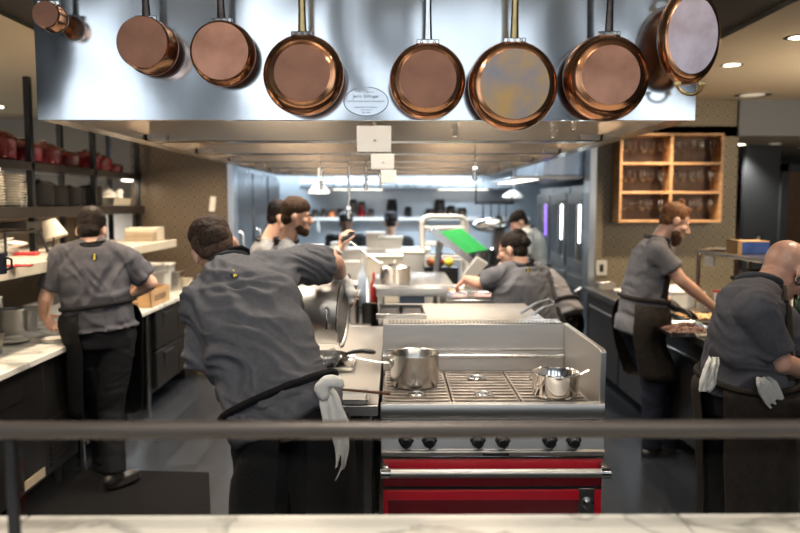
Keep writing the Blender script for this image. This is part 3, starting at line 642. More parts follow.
MB().boxb(-.5, .58, 6.04, 8.5, .1, .87).build('cabinet', 'cabinet', isl); MB().boxb(-.52, .60, 6.02, 8.52, .87, .90).build('top', 'steel_brushed', isl, .004)
for x in (-.4, .5):
    for y in (6.2, 8.3): MB().cyl((x, y, 0), (x, y, .1), .025).build('leg', 'steel_dark', isl)
# raised pass shelf
ps = thing('pass_shelf', 'raised steel pass shelf with bright front edge in mid kitchen', 'shelf', (.1, 5.4, 0))
px0, px1 = at(376, 286, 5.0).x, at(447, 286, 5.0).x
MB().boxb(px0 - .02, px1 + .05, 5.0, 5.98, 1.165, 1.18).build('top', 'steel', ps, .003); MB().boxb(px0, px1, 4.99, 5.03, 1.105, 1.165).build('front_edge', 'steel', ps, .003)
MB().boxb(px0 + .16, px1 - .15, 5.06, 5.5, .92, 1.105).build('riser', 'pale_blue_plastic', ps, .003)
for x in (px0 + .03, px1 - .03):
    for y in (5.06, 5.9): MB().boxb(x - .015, x + .015, y - .015, y + .015, 0, 1.165).build('leg', 'steel', ps)
p = at(395, 281, 5.25); lsp = saucepan((p.x, 5.25, 1.1805), .112, .10, (-.85, .3, .45), .27, 'small steel saucepan with lid standing on the raised pass shelf', 'chrome', name='lidded_saucepan')
sp = MB().lathe([(.112, 0), (.10, .012), (.05, .022), (.001, .025)], (p.x, 5.25, 1.284)).build('lid', 'steel', lsp); MB().lathe([(.008, .024), (.016, .04), (.01, .05)], (p.x, 5.25, 1.284), seg=12).build('knob', 'steel', sp)
lo = thing('ladle', 'thin steel ladle leaning out of the saucepan on the pass shelf', 'ladle', (p.x - .12, 5.3, 1.2)); MB().tube([at(358, 247, 5.35), at(372, 257, 5.33), at(383, 266, 5.30)], .005, 8).build('handle', 'steel_dark', lo); MB().sph(at(384, 267, 5.30), .02).build('ladle_cup', 'chrome', lo)
# ingredient rail with trays of food, right of the shelf
ir = thing('ingredient_rail', 'cold rail holding food pans beside the woman in grey', 'counter', (.55, 5.1, 0))
rx0, rx1 = at(447, 290, 4.95).x, at(499, 290, 4.95).x
MB().boxb(rx0, rx1, 4.93, 5.6, .1, 1.02).build('cabinet', 'steel_brushed', ir, .004); MB().boxb(rx0 - .005, rx1 + .005, 4.92, 4.95, 1.02, 1.09).boxb(rx0, rx1, 5.57, 5.6, 1.02, 1.12).build('rim', 'steel', ir, .003)
for x in (rx0 + .06, rx1 - .06): MB().cyl((x, 5.2, 0), (x, 5.2, .1), .025).build('leg', 'steel_dark', ir)
def food_pan(c, sx, sy, h, food, label, n=26, m='steel', group=None, fr=.02):
    t = sheet_tray(c, sx, sy, label, m, cat='food pan', name='food_pan', h=h, group=group); q = MB(); c = V(c)
    for i in range(n): q.ell(c + V((rnd.uniform(-.5, .5) * (sx - .07), rnd.uniform(-.5, .5) * (sy - .07), h * .62 + rnd.uniform(-.004, .012))), (fr * rnd.uniform(.7, 1.2), 0, .004), (0, fr * rnd.uniform(.7, 1.2), 0), (0, 0, fr * .6), 9, 6)
    q.boxb(c.x - sx / 2 + .034, c.x + sx / 2 - .034, c.y - sy / 2 + .034, c.y + sy / 2 - .034, c.z + .006, c.z + h * .6)
    f = q.build('food', food, t); f['kind'] = 'stuff'; return t
wq = (rx1 - rx0) / 2
food_pan((rx0 + wq * .5, 5.12, 1.0205), wq - .012, .30, .085, 'meat', 'steel pan of pink sliced meat in the cold rail, left one', fr=.03)
food_pan((rx0 + wq * 1.5, 5.12, 1.0205), wq - .012, .30, .085, 'meat', 'steel pan of pink sliced meat in the cold rail nearest the woman', fr=.03)
food_pan((rx0 + wq * .5, 5.42, 1.0205), wq - .012, .26, .085, 'pastry', 'steel pan of pale food behind the meat pans, left one', fr=.03)
# slanted rack with the green cutting board
sr = thing('slanted_board_rack', 'slanted steel rack on blue-grey legs holding a green board', 'rack', at(450, 268, 6.2))
a, b = at(430, 231, 6.2), at(474, 266, 6.2); dv = (b - a); n_ = V((dv.z, 0, -dv.x)).normalized(); n_ = n_ if n_.z > 0 else -n_
def slab(p0, p1, y0, y1, th, lift): return MB().rings([[V((q.x, y, q.z)) + n_ * k for q, k in ((p0, lift), (p1, lift), (p1, lift + th), (p0, lift + th))] for y in (y0, y1)])
slab(a, b, 6.15, 6.50, .02, 0).build('rack_panel', 'steel', sr, .003); slab(a, b, 6.13, 6.15, .055, -.01).build('side_rail', 'steel', sr, .003); slab(a, b, 6.50, 6.52, .055, -.01).build('side_rail', 'steel', sr, .003)
for p0, p1, y in ((at(441, 243, 6.16), at(434, 273, 6.16), 6.16), (at(441, 243, 6.16), at(434, 273, 6.16), 6.5), (b, b + V((.0, 0, -.12)), 6.16), (b, b + V((0, 0, -.12)), 6.5)):
    p0, p1 = V((p0.x, y, p0.z)), V((p1.x, y, max(p1.z, .9))); p1.z = .9; p1.x = p0.x - .06 if p0.z > 1.3 else p0.x; MB().tube([p0, p1], .016, 8).build('leg', 'steel_blue', sr)
e = dv.normalized()
gb = slab(a + e * .07, b - e * .02, 6.16, 6.50, .018, .024); gq = V((0, 0, 0))
def board(lo, hi, up, mtl, label):
    """rectangular board lying along the slope and tipped up towards the viewer"""
    p0, p1 = a + e * lo, a + e * hi; back = V((.21, .25, .02)) * up; fr = [V((p0.x, 6.18, p0.z)) + n_ * .03, V((p1.x, 6.18, p1.z)) + n_ * .03]
    qd = [fr[0], fr[1], fr[1] + back, fr[0] + back]; nn = (qd[1] - qd[0]).cross(qd[3] - qd[0]).normalized() * .016
    return one('cutting_board', MB().rings([qd, [p + nn for p in qd]]), mtl, label, 'cutting board', bev=.004)
board(.06, .36, 1.0, 'green_board', 'bright green plastic cutting board lying on the slanted rack')
wb_ = one('cutting_board', MB().rings([[at(462, 276, 6.07), at(477, 257, 6.11), at(488, 264, 6.16), at(475, 279, 6.11)], [at(462, 276, 6.07) + V((0, .015, .01)), at(477, 257, 6.11) + V((0, .015, .01)), at(488, 264, 6.16) + V((0, .015, .01)), at(475, 279, 6.11) + V((0, .015, .01))]]), 'white_plastic', 'white plastic cutting board leaning below the green one', 'cutting board', bev=.004)
# white tubular rack
wr = thing('tray_rack', 'white tubular tray rack standing behind the green cutting board', 'rack', at(445, 262, 6.9))
p0, p1 = at(423, 217, 6.9), at(467, 217, 6.9); zt = p0.z
for y in (6.9, 7.3):
    MB().tube([(p0.x, y, .9), (p0.x, y, zt - .06), (p0.x + .02, y, zt - .015), (p0.x + .06, y, zt), (p1.x - .06, y, zt), (p1.x - .02, y, zt - .015), (p1.x, y, zt - .06), (p1.x, y, .9)], .021, 10).build('hoop', 'white_plastic', wr)
    for z in (zt - .11, zt - .26, zt - .40): MB().cyl((p0.x, y, z), (p1.x, y, z), .013).build('crossbar', 'white_plastic', wr)
for z in (zt - .11, zt - .26, zt - .40):
    for x in (p0.x, p1.x): MB().cyl((x, 6.9, z), (x, 7.3, z), .011).build('side_bar', 'white_plastic', wr)
# containers
def tub(c, sx, sy, h, m, label, lid=None, group=None, cat='container', name='food_container'):
    c = V(c); t = thing(name, label, cat, c, group)
    MB().rings([[c + V((a * (sx / 2 - i), b * (sy / 2 - i), z)) for a, b in ((-1, -1), (1, -1), (1, 1), (-1, 1))] for i, z in ((.012, 0), (.0, h), (-.006, h + .002), (.006, h), (.018, .008))]).build('body', m, t, .003, ang=25)
    if lid: MB().box(c + V((0, 0, h + .012)), (sx + .014, sy + .014, .018)).build('lid', lid, t, .004)
    return t
for k, (px, py, y, sx, h, m, lid, lb) in enumerate([
    (385, 257, 6.3, .30, .05, 'white_plastic', 'white_plastic', 'flat white lidded container on the island behind the saucepan'),
    (405, 253, 6.75, .34, .06, 'white_plastic', 'cream', 'wide flat white container near the slanted rack, farther one'),
    (352, 262, 6.2, .18, .10, 'white_plastic', None, 'white square tub left of the saucepan on the island')]):
    p = at(px, py, y); z0 = .9005; hh = max(p.z - z0, .06); tub((p.x, y, z0), sx, .26, hh, 'white_plastic' if k else 'cream', lb, lid)
def bottle(c, r, h, m, label, capm='white_plastic', cat='bottle', group=None):
    c = V(c); t = thing('squeeze_bottle' if m != 'bottle_green' else 'bottle', label, cat, c, group)
    MB().lathe([(r * .9, 0), (r, .006), (r, h * .62), (r * .8, h * .70), (r * .38, h * .78), (r * .34, h * .9)], c, seg=18).build('body', m, t); MB().lathe([(r * .42, h * .88), (r * .38, h * .93), (r * .12, h)], c, seg=12).build('cap', capm, t); return t
p = at(361, 285, 5.4)
bottle((p.x, 5.55, .9055), .035, .42, 'pale_blue_plastic', 'pale blue-white squeeze bottle standing left of the pass shelf', 'white_plastic')
bottle((p.x - .10, 5.6, .9055), .04, .30, 'black_plastic', 'dark squeeze bottle standing left of the pale one by the pass shelf', 'black_plastic')
bottle((p.x + .085, 5.75, .9055), .03, .30, 'red_plastic', 'red capped bottle standing beside the pass shelf', 'red_plastic')
tub((-.36, 5.35, .9055), .2, .3, .18, 'steel', 'steel bain-marie insert on the worktop behind the tilted pot', None, cat='food pan')
tub((-.36, 5.72, .9055), .2, .26, .2, 'white_plastic', 'white tub standing behind the steel bain-marie insert', 'cream')
# raised back counter with the two capped cooks behind it
bc = thing('back_pass_counter', 'grey fronted high counter before the two dark-clothed cooks', 'counter', (-.35, 8.9, 0))
MB().boxb(-.98, .40, 8.55, 8.95, .05, 1.18).build('front_panel', 'steel_brushed', bc, .003); MB().boxb(-1.0, .42, 8.53, 9.0, 1.18, 1.21).build('top', 'white_plastic', bc, .004)
for px, y, sx, h, m, lb in ((375, 8.7, .21, .17, 'steel', 'tall steel container on the high back counter between the capped cooks'), (391, 8.68, .27, .12, 'steel', 'wide steel container with white lid in front of the right capped cook'), (340, 8.7, .2, .05, 'white_plastic', 'low white container in front of the left capped cook')):
    p = at(px, 240, y); tub((p.x, y, 1.2105), sx, .2, h, m, lb, 'white_plastic')
# the bearded cook's things, left of the island
lt = thing('side_table', 'steel prep table at the left of the island before the bearded cook', 'table', (-.8, 6.6, 0))
MB().boxb(-1.05, -.55, 6.25, 7.2, 1.08, 1.12).build('top', 'steel_brushed', lt, .003)
for x in (-1.0, -.6):
    for y in (6.3, 7.1): MB().cyl((x, y, 0), (x, y, 1.08), .02).build('leg', 'steel', lt)
tub((-.74, 6.5, 1.1205), .24, .24, .16, 'orange_food', 'orange tub with cream lids in front of the bearded cook', 'cream'); tub((-.74, 6.5, 1.302), .2, .2, .05, 'cream', 'cream tub stacked on the orange tub', 'white_plastic')
tub((-.60, 6.38, 1.1205), .11, .2, .08, 'white_plastic', 'small white tub beside the orange one under the cook\'s forearm')

# ------------------------------------------------------------------ back of the kitchen
def wall_shelf(x0, x1, y, z, m, label):
    t = thing('wall_shelf', label, 'shelf', ((x0 + x1) / 2, y, z)); MB().boxb(x0, x1, y - .3, y, z - .05, z).build('board', m, t, .003)
    for x in (x0 + .1, x1 - .1): MB().prism([(x - .015, z - .05), (x + .015, z - .05), (x + .015, z - .25), (x - .015, z - .2)], y - .28, y).build('bracket', m, t)
zs = 1.50; wall_shelf(at(312, 220, 12.3).x, at(530, 220, 12.3).x, 12.6, zs, 'white_trim', 'long bright shelf along the blue back wall carrying dark jars')
k = 0
for px, r, h, m in ((315, .06, .13, 'jar'), (324, .055, .14, 'jar'), (332, .05, .12, 'orange_food'), (340, .055, .14, 'jar'), (353, .07, .30, 'jar'), (362, .06, .26, 'red_pot'), (371, .055, .14, 'jar'), (392, .09, .30, 'black_pot'), (408, .06, .18, 'black_pot'), (430, .08, .14, 'jar'), (440, .09, .30, 'jar'), (451, .07, .2, 'jar'), (462, .08, .16, 'jar')):
    p = at(px, 215, 12.42); t = thing('jar', '%s jar on the bright back shelf, %s from the left' % ('red' if m == 'red_pot' else 'tall dark' if h > .22 else 'amber' if m == 'orange_food' else 'small dark', ('first', 'second', 'third', 'fourth', 'fifth', 'sixth', 'seventh', 'eighth', 'ninth', 'tenth', 'eleventh', 'twelfth', 'thirteenth')[k]), 'jar', (p.x, 12.42, zs + .001), 'jars on the back shelf'); k += 1
    MB().lathe([(r * .9, 0), (r, .01), (r, h * .75), (r * .8, h * .82)], (p.x, 12.42, zs + .001), seg=18).build('body', m, t); MB().cyl((p.x, 12.42, zs + h * .80), (p.x, 12.42, zs + h), r * .85).build('lid', 'black_pot', t)
bk = thing('back_line_counter', 'long stainless counter along the blue back wall', 'counter', (0, 12.2, 0)); MB().boxb(-1.5, 2.2, 11.8, 12.55, .1, .9).build('body', 'steel_brushed', bk); MB().boxb(-1.52, 2.22, 11.76, 12.58, .9, .94).build('top', 'steel', bk, .003)
bh = thing('back_wall_hood', 'long blue-grey steel hood along the back wall', 'hood', (.0, 12.1, 1.95)); MB().rings([[(x, 11.7, 1.96), (x, 12.55, 1.96), (x, 12.55, 2.7), (x, 12.0, 2.7), (x, 11.7, 2.1)] for x in (-1.5, 2.0)]).build('body', 'steel_fridge', bh)
for x in (-.6, 1.1): MB().boxb(x - .4, x + .4, 11.95, 12.1, 1.95, 1.965).build('light_panel', 'lamp_panel', bh)
# hanging rack and mixer on the far right
hr = thing('hanging_pot_rack', 'dark hanging pot rack far back, right of centre', 'rack', at(494, 203, 9.6))
a, b = at(476, 203, 9.6), at(512, 203, 9.6); MB().box((a + b) / 2, (b.x - a.x, .35, .035)).build('bar', 'iron', hr)
for p in (a, b): MB().cyl((p.x, 9.6, p.z), (p.x, 9.6, 2.78), .010).build('hanger', 'iron', hr)
for px, r, dz, lb in ((483, .09, .26, 'large black pan hanging at the left of the far rack'), (491, .075, .3, 'round black pan hanging in the middle of the far rack'), (499, .06, .22, 'small black pan hanging at the right of the far rack'), (506, .05, .28, 'black ladle-like pan hanging last on the far rack')):
    p = at(px, 203, 9.6); t = thing('hanging_pan', lb, 'pan', (p.x, 9.55, p.z - dz), 'black pans on the far rack')
    MB().lathe([(r * .8, 0), (r, .05), (r * .96, .05), (r * .76, .006)], (p.x, 9.55, p.z - dz), (0, 1, 0), 24).build('body', 'black_pot', t); MB().cyl((p.x, 9.58, p.z - dz + r), (p.x, 9.58, p.z - .012), .010, .007).build('handle', 'iron', t)
mx = thing('stand_mixer', 'large grey stand mixer far back beside the white-coated cook', 'mixer', at(490, 262, 8.9))
p = at(487, 240, 8.9)
MB().boxb(p.x - .16, p.x + .22, 8.7, 9.2, 0, .905).build('base', 'steel_dark', mx, .01); MB().rings([[(p.x + .08, 8.95 + a, z), (p.x + .22, 8.95 + a, z), (p.x + .22, 9.15, z), (p.x + .08, 9.15, z)] for a, z in ((0, .905), (0, 1.3), (-.05, 1.42))]).build('column', 'steel_dark', mx, .01)
MB().ell((p.x + .04, 8.95, 1.47), (.22, 0, 0), (0, .15, 0), (0, 0, .09)).build('motor_head', 'steel', mx); MB().lathe([(.06, .93), (.14, 1.0), (.16, 1.18), (.165, 1.19), (.15, 1.18), (.13, 1.0)], (p.x - .04, 8.9, 0)).build('bowl', 'steel', mx)
# tall fridges on the left of the far aisle
def fridge(y0, y1, label):
    t = thing('upright_fridge', label, 'fridge', (-2.1, (y0 + y1) / 2, 0)); MB().boxb(-2.45, -1.68, y0, y1, .12, 2.12).build('cabinet', 'steel_fridge', t, .006)
    for z0, z1 in ((.16, 2.08),):
        d = MB().boxb(-1.68, -1.63, y0 + .015, y1 - .015, z0, z1).build('door', 'steel_fridge', t, .006); MB().tube([(-1.63, y0 + .08, .95), (-1.585, y0 + .08, .98), (-1.585, y0 + .08, 1.42), (-1.63, y0 + .08, 1.45)], .011).build('handle', 'chrome', d)
    for x in (-2.4, -1.75):
        for y in (y0 + .06, y1 - .06): MB().cyl((x, y, 0), (x, y, .12), .03).build('leg', 'steel_dark', t)
fridge(7.62, 8.5, 'tall blue-grey steel fridge just behind the left tiled wall'); fridge(8.56, 9.5, 'tall blue-grey steel fridge second behind the left tiled wall'); fridge(9.6, 10.5, 'tall steel fridge farthest along the left side')
# ovens on the right of the far aisle
def oven(y0, y1, label, hm):
    t = thing('combi_oven', label, 'oven', (2.3, (y0 + y1) / 2, 0)); MB().boxb(2.0, 2.75, y0, y1, .12, 1.93).build('cabinet', 'steel_dark', t, .006)
    for z0, z1 in ((.20, .95), (1.02, 1.85)):
        d = MB().boxb(1.955, 2.0, y0 + .02, y1 - .02, z0, z1).build('door', 'steel_dark', t, .006); MB().boxb(1.949, 1.956, y0 + .12, y1 - .10, z0 + .12, z1 - .12).build('window', 'black_plastic', d)
        MB().tube([(1.955, y0 + .07, z0 + .1), (1.90, y0 + .07, z0 + .13), (1.90, y0 + .07, z1 - .13), (1.955, y0 + .07, z1 - .1)], .014).build('handle', 'chrome', d)
        if z1 > 1: MB().boxb(1.944, 1.950, y0 + .14, y0 + .24, z0 + .30, z1 - .13).build('bright_strip', hm, d)  # glowing strip on the upper oven door
    for x in (2.06, 2.68):
        for y in (y0 + .06, y1 - .06): MB().cyl((x, y, 0), (x, y, .12), .03).build('leg', 'steel_dark', t)
oven(7.62, 8.42, 'steel oven with bright vertical strip nearest the right tiled wall', 'glow_cool'); oven(8.46, 9.3, 'steel oven second behind the right tiled wall', 'glow_cool'); oven(9.36, 10.2, 'darkest steel oven farthest along the right side', 'glow_purple')

# clutter on the island and around the slanted rack
for px, py, y, r, h, m, lb in ((352, 284, 5.13, .05, .16, 'steel_dark', 'dark steel pot behind the tilted stockpot, left one'), (369, 287, 5.12, .05, .13, 'black_pot', 'black pot beside the pale squeeze bottle')):
    p = at(px, py, y); t = thing('small_pot', lb, 'pot', (p.x, y, .9055), 'small pots by the pass shelf'); MB().lathe([(r * .95, 0), (r, .008), (r, h), (r * 1.05, h + .004), (r * .94, h), (r * .93, .012)], (p.x, y, .9055), seg=24).build('body', m, t, ang=50); MB().tube([(p.x - r, y, .905 + h * .8), (p.x - r - .05, y - .01, .905 + h * .9), (p.x - r - .12, y - .02, .905 + h)], .008, 8).build('handle', m, t)
t0 = at(432, 262, 6.75)
box_ = MB().boxb(t0.x - .07, t0.x + .23, 6.62, 6.86, .9005, 1.16).build('food_crate', 'black_plastic'); tag(box_, 'black crate under the slanted rack holding fruit', 'crate')
for k, (dx, dy, m, lb) in enumerate(((-.08, -.05, 'orange_food', 'orange fruit at the left of the black crate'), (0, -.04, 'red_pot', 'red fruit in the middle of the black crate'), (.08, -.05, 'yellow_ink', 'yellow fruit at the right of the black crate'), (-.03, .05, 'green_board', 'green fruit at the back of the black crate'))):
    tag(MB().sph((0, 0, 0), .042).build('fruit', m), lb, 'fruit', 'fruit on the black crate').location = (t0.x + .07 + dx, 6.74 + dy, 1.2025)
# ------------------------------------------------------------------ left: rack, counter, shelf
RXF, RXB = -2.52, -2.79; PY = [4.09, 5.16, 6.23, 7.28]
rk = thing('storage_rack', 'black post rack with two dark wood shelves along the left side', 'rack', (-2.65, 5.7, 0))
for y in PY:
    for x in (RXF, RXB): MB().boxb(x - .02, x + .02, y - .022, y + .022, 1.401 if y < 6.9 else .901, 2.60).build('post', 'post_metal', rk)
ZU, ZL = 2.02, 1.715
MB().boxb(RXB - .02, RXF + .02, 3.3, 7.34, ZU - .055, ZU).build('shelf', 'shelf_wood', rk, .003)
MB().boxb(RXB - .02, RXF + .045, 3.3, 7.34, ZL - .075, ZL).build('shelf', 'shelf_wood', rk, .003)
for ya, yb_ in ((4.55, 4.80), (7.08, 7.22)): MB().boxb(RXF - .08, RXF - .02, ya, yb_, ZU - .075, ZU - .055).build('lamp_strip', 'lamp_panel', rk)
def casserole(y, r, h, label, x=-2.655):
    t = thing('casserole', label, 'casserole', (x, y, ZU + .001), 'red casseroles on the upper rack shelf'); c = V((x, y, ZU + .001))
    MB().lathe([(r * .85, 0), (r * .97, .015), (r, h * .56), (r * 1.02, h * .58)], c, seg=30).build('body', 'red_pot', t)
    l = MB().lathe([(r * 1.03, h * .58), (r * 1.03, h * .62), (r * .85, h * .76), (r * .5, h * .86), (r * .15, h * .89)], c, seg=30).build('lid', 'red_pot', t); MB().lathe([(r * .12, h * .88), (r * .2, h * .96), (r * .16, h)], c, seg=14).build('knob', 'chrome', l)
    for s_ in (-1, 1): MB().tube([c + V((-.03, s_ * r * .95, h * .55)), c + V((-.02, s_ * (r * 1.0 + .028), h * .58)), c + V((.02, s_ * (r * 1.0 + .028), h * .58)), c + V((.03, s_ * r * .95, h * .55))], .008, 8).build('handle', 'red_pot', t)
for y, r, h, lb in ((4.93, .150, .235, 'largest red casserole, nearest on the upper rack shelf'), (5.32, .135, .18, 'red casserole just past the nearest black post'), (5.65, .125, .19, 'dark red casserole third along the upper rack shelf'), (5.97, .13, .15, 'low red casserole before the second front post'), (6.39, .125, .18, 'red casserole behind the second front post'), (6.67, .12, .17, 'red casserole second past the middle post'), (6.94, .12, .10, 'low red dish at the far end of the upper rack shelf')):
    casserole(y, r, h, lb)
# plates in stacks
def plate_stack(y, n, r, lab):
    p0 = None
    for i in range(n):
        lb = '%s white plate of the %s' % (('bottom', 'second', 'third', 'fourth', 'fifth', 'sixth', 'seventh', 'eighth', 'ninth', 'tenth', 'eleventh', 'twelfth', 'thirteenth')[i] if i < n - 1 else 'top', lab)
        if p0 is None:
            p0 = tag(MB().lathe([(r * .6, 0), (r * .62, .003), (r, .016), (r, .019), (r * .6, .007), (.001, .006)], seg=32).build('plate', 'porcelain'), lb, 'plate', 'plates on the lower rack shelf'); p0.location = (-2.62, y, ZL + .001); p = p0
        else:
            p = p0.copy(); C.objects.link(p); p['label'] = lb; p.location = (-2.62 + rnd.uniform(-.005, .005), y + rnd.uniform(-.005, .005), ZL + .001 + .0175 * i); p.rotation_euler = (rnd.uniform(-.02, .02), rnd.uniform(-.02, .02), 0)
plate_stack(4.78, 13, .105, 'stack at the very left of the lower rack shelf'); plate_stack(5.05, 12, .105, 'stack just left of the nearest black post')
def dark_pot(y, r, h, label):
    c = V((-2.64, y, ZL + .001)); t = thing('dark_pot', label, 'pot', c, 'dark pots on the lower rack shelf')
    MB().lathe([(r * .9, 0), (r, .01), (r, h * .8), (r * 1.03, h * .82), (r * .9, h * .82), (r * .88, .02)], c, seg=28).build('body', 'black_pot', t); l = MB().lathe([(r * 1.03, h * .82), (r * .9, h * .9), (r * .2, h * .95)], c, seg=28).build('lid', 'black_pot', t); MB().lathe([(r * .14, h * .94), (r * .2, h)], c, seg=12).build('knob', 'steel_dark', l)
dark_pot(5.50, .11, .20, 'tallest dark lidded pot right of the nearest black post'); dark_pot(5.76, .10, .17, 'second dark lidded pot on the lower rack shelf'); dark_pot(6.02, .10, .17, 'third dark lidded pot before the second front post'); dark_pot(6.44, .10, .19, 'dark lidded pot just past the second front post')
tub((-2.64, 6.92, ZL + .001), .22, .44, .07, 'cream', 'cream tray at the far end of the lower rack shelf', None, cat='tray', name='deep_tray')
for i, (y, h, lb) in enumerate(((6.80, .17, 'crumpled white paper bag in the cream tray on the rack'), (7.02, .13, 'smaller white paper bag at the far end of the rack'))):
    q = MB(); 
    for k in range(6): q.ell((-2.63 + rnd.uniform(-.02, .02), y + rnd.uniform(-.04, .04), ZL + .01 + h * (.25 + .12 * k)), (.06 - .006 * k, .01, 0), (.01, .07 - .008 * k, .01), (0, .01, h * .25), 9, 6)
    one('paper_bag', q, 'paper', lb, 'bag')
one('paper_stack', MB().tube([(-2.60, 5.235, ZL), (-2.59, 5.24, ZL + .08), (-2.585, 5.23, ZL + .17)], .006, 6).ell((-2.58, 5.24, ZL + .05), (.02, 0, .01), (0, .03, 0), (0, 0, .012)).ell((-2.58, 5.23, ZL + .10), (.02, 0, -.01), (0, .035, 0), (0, 0, .012)).ell((-2.58, 5.24, ZL + .15), (.015, 0, .01), (0, .03, 0), (0, 0, .012)), 'paper', 'pale ruffled paper stack beside the nearest black rack post', 'paper')
# mid shelf above the counter
ms = thing('counter_shelf', 'long cream shelf above the left marble counter', 'shelf', (-2.45, 4.8, 1.40))
MB().boxb(-2.86, -2.05, 2.6, 6.9, 1.345, 1.40).build('board', 'marble_warm', ms, .004); MB().boxb(-2.06, -2.04, 2.6, 6.9, 1.335, 1.402).build('front_edge', 'cream', ms, .003)
for y in (3.0, 4.6, 6.2): MB().boxb(-2.84, -2.80, y, y + .04, .9, 1.345).build('support', 'steel_dark', ms)
# counter
lc_ = thing('marble_counter', 'left work counter with white marble top', 'counter', (-2.4, 4.9, 0))
MB().boxb(-2.87, -1.94, 2.5, 7.38, .865, .90).build('marble_top', 'marble', lc_, .004)
def fronts(y0, y1, label, kind):
    t = thing('undercounter_fridge' if kind != 'drawers' else 'drawer_fridge', label, 'fridge', (-2.4, (y0 + y1) / 2, 0))
    MB().boxb(-2.8, -2.03, y0, y1, .15, .86).build('cabinet', 'cabinet', t, .004)
    if kind == 'grille':
        for a, b in ((y0 + .02, (y0 + y1) / 2 - .22), ((y0 + y1) / 2 - .20, y1 - .44)):
            d = MB().boxb(-2.03, -1.985, a, b, .18, .84).build('door', 'cabinet_black', t, .004); MB().boxb(-1.987, -1.975, (a + b) / 2 - .12, (a + b) / 2 + .12, .70, .78).build('handle', 'iron', d)
        g_ = MB().boxb(-2.03, -1.995, y1 - .42, y1 - .01, .18, .84).build('compressor_cover', 'cabinet', t, .004); s = MB()
        for k in range(9): s.boxb(-1.997, -1.985, y1 - .38, y1 - .05, .22 + .032 * k, .24 + .032 * k)
        s.build('grille', 'iron', g_); MB().boxb(-1.987, -1.981, y1 - .70, y1 - .47, .20, .25).build('rating_plate', 'cardboard_pale', t)
    if kind == 'drawers':
        n = 2
        for q in range(n):
            a = y0 + .02 + (y1 - y0 - .04) * q / n; b = y0 + .02 + (y1 - y0 - .04) * (q + 1) / n - .012
            for z0, z1 in ((.19, .50), (.515, .84)):
                d = MB().boxb(-2.03, -1.985, a, b, z0, z1).build('drawer', 'cabinet', t, .004); MB().boxb(-1.987, -1.98, (a + b) / 2 - .12, (a + b) / 2 + .12, z1 - .15, z1 - .045).build('handle_recess', 'black_plastic', d); MB().boxb(-1.985, -1.97, (a + b) / 2 - .13, (a + b) / 2 + .13, z1 - .05, z1 - .035).build('handle', 'steel_dark', d)
    if kind == 'oven':
        d = MB().boxb(-2.03, -1.99, y0 + .02, y1 - .02, .2, .84).build('door', 'steel_dark', t, .004); MB().tube([(-1.99, y0 + .06, .3), (-1.95, y0 + .06, .32), (-1.95, y0 + .06, .74), (-1.99, y0 + .06, .76)], .01).build('handle', 'steel', d)
    for x in (-2.7, -2.1):
        for y in (y0 + .08, y1 - .08): MB().cyl((x, y, 0), (x, y, .15), .025).build('leg', 'steel_dark', t)
fronts(2.6, 4.55, 'dark undercounter fridge with grille at the near left', 'grille'); fronts(4.75, 5.75, 'steel fronted undercounter unit behind the left chef', 'oven'); fronts(6.06, 7.36, 'grey drawer fridge with recessed handles under the far marble top', 'drawers')
for y in (5.95,): MB().cyl((-2.02, y, 0), (-2.02, y, .865), .018).build('leg', 'steel', lc_)
MB().cyl((-2.02, 4.65, 0), (-2.02, 4.65, .865), .018).build('leg', 'steel', lc_)
# things on the mid shelf
def box_thing(name, c, size, m, label, cat, rz=0, bev=.004, group=None):
    o = MB().box((0, 0, size[2] / 2), size).build(name, m, None, bev); o.location = c; o.rotation_euler = (0, 0, rz); return tag(o, label, cat, group)
z0 = 1.4025
for i, (dz, lb) in enumerate(((0, 'bottom wooden box of the stack at the end of the cream shelf'), (.040, 'middle wooden box of the stack on the cream shelf'), (.080, 'top cream box of the stack on the cream shelf'))):
    p = at(142, 240, 6.6); box_thing('storage_box', (p.x + .0 * i, 6.62, z0 + dz), (.25, .22, .038), 'cream' if i == 2 else 'cardboard_pale', lb, 'box', .05 * i)
p = at(157, 240, 6.75); box_thing('storage_box', (p.x + .02, 6.72, z0), (.06, .18, .12), 'cream', 'tall pale box beside the stack at the end of the cream shelf', 'box')
tl = thing('desk_lamp', 'small lamp with tilted cream shade on the cream shelf', 'lamp', (-2.42, 5.2, z0)); p = at(52, 229, 5.2)
MB().lathe([(.045, 0), (.085, -.13), (.082, -.13), (.042, 0)], p + V((-.02, 0, .06)), (-.35, 0, .95), 24).build('lamp_shade', 'cream', tl); MB().tube([(p.x, 5.2, z0), (p.x + .01, 5.2, p.z - .05), p + V((0, 0, .04))], .007).build('stem', 'iron', tl); MB().lathe([(.05, 0), (.05, .008), (.01, .015)], (p.x, 5.2, z0)).build('base', 'iron', tl)
bf = thing('wire_stand', 'black metal stand holding papers on the cream shelf', 'stand', (-2.5, 4.85, z0)); a, b = at(5, 233, 4.75), at(39, 231, 5.0)
MB().tube([(a.x, a.y, z0), a, b, (b.x + .06, b.y, z0)], .011).build('frame', 'iron', bf); MB().tube([a + V((-.12, .05, 0)), b + V((-.12, .05, 0))], .009).build('crossbar', 'iron', bf); MB().boxb(b.x - .3, b.x - .02, 4.88, 5.08, b.z + .02, b.z + .06).build('tray', 'iron', bf)
q = MB()
for k in range(10): c = at(rnd.uniform(2, 18), rnd.uniform(240, 250), 4.8); q.ell(c, (.07, 0, rnd.uniform(-.03, .03)), (0, .06, 0), (0, .01, .012), 10, 6)
one('paper_pile', q, 'paper', 'heap of white papers under the black stand', 'papers')
c = atz(18, 266.5, z0); box_thing('red_cloth', (c.x, c.y, z0), (.14, .07, .012), 'red_plastic', 'flat red strip lying on the cream shelf near its left end', 'cloth', .2)
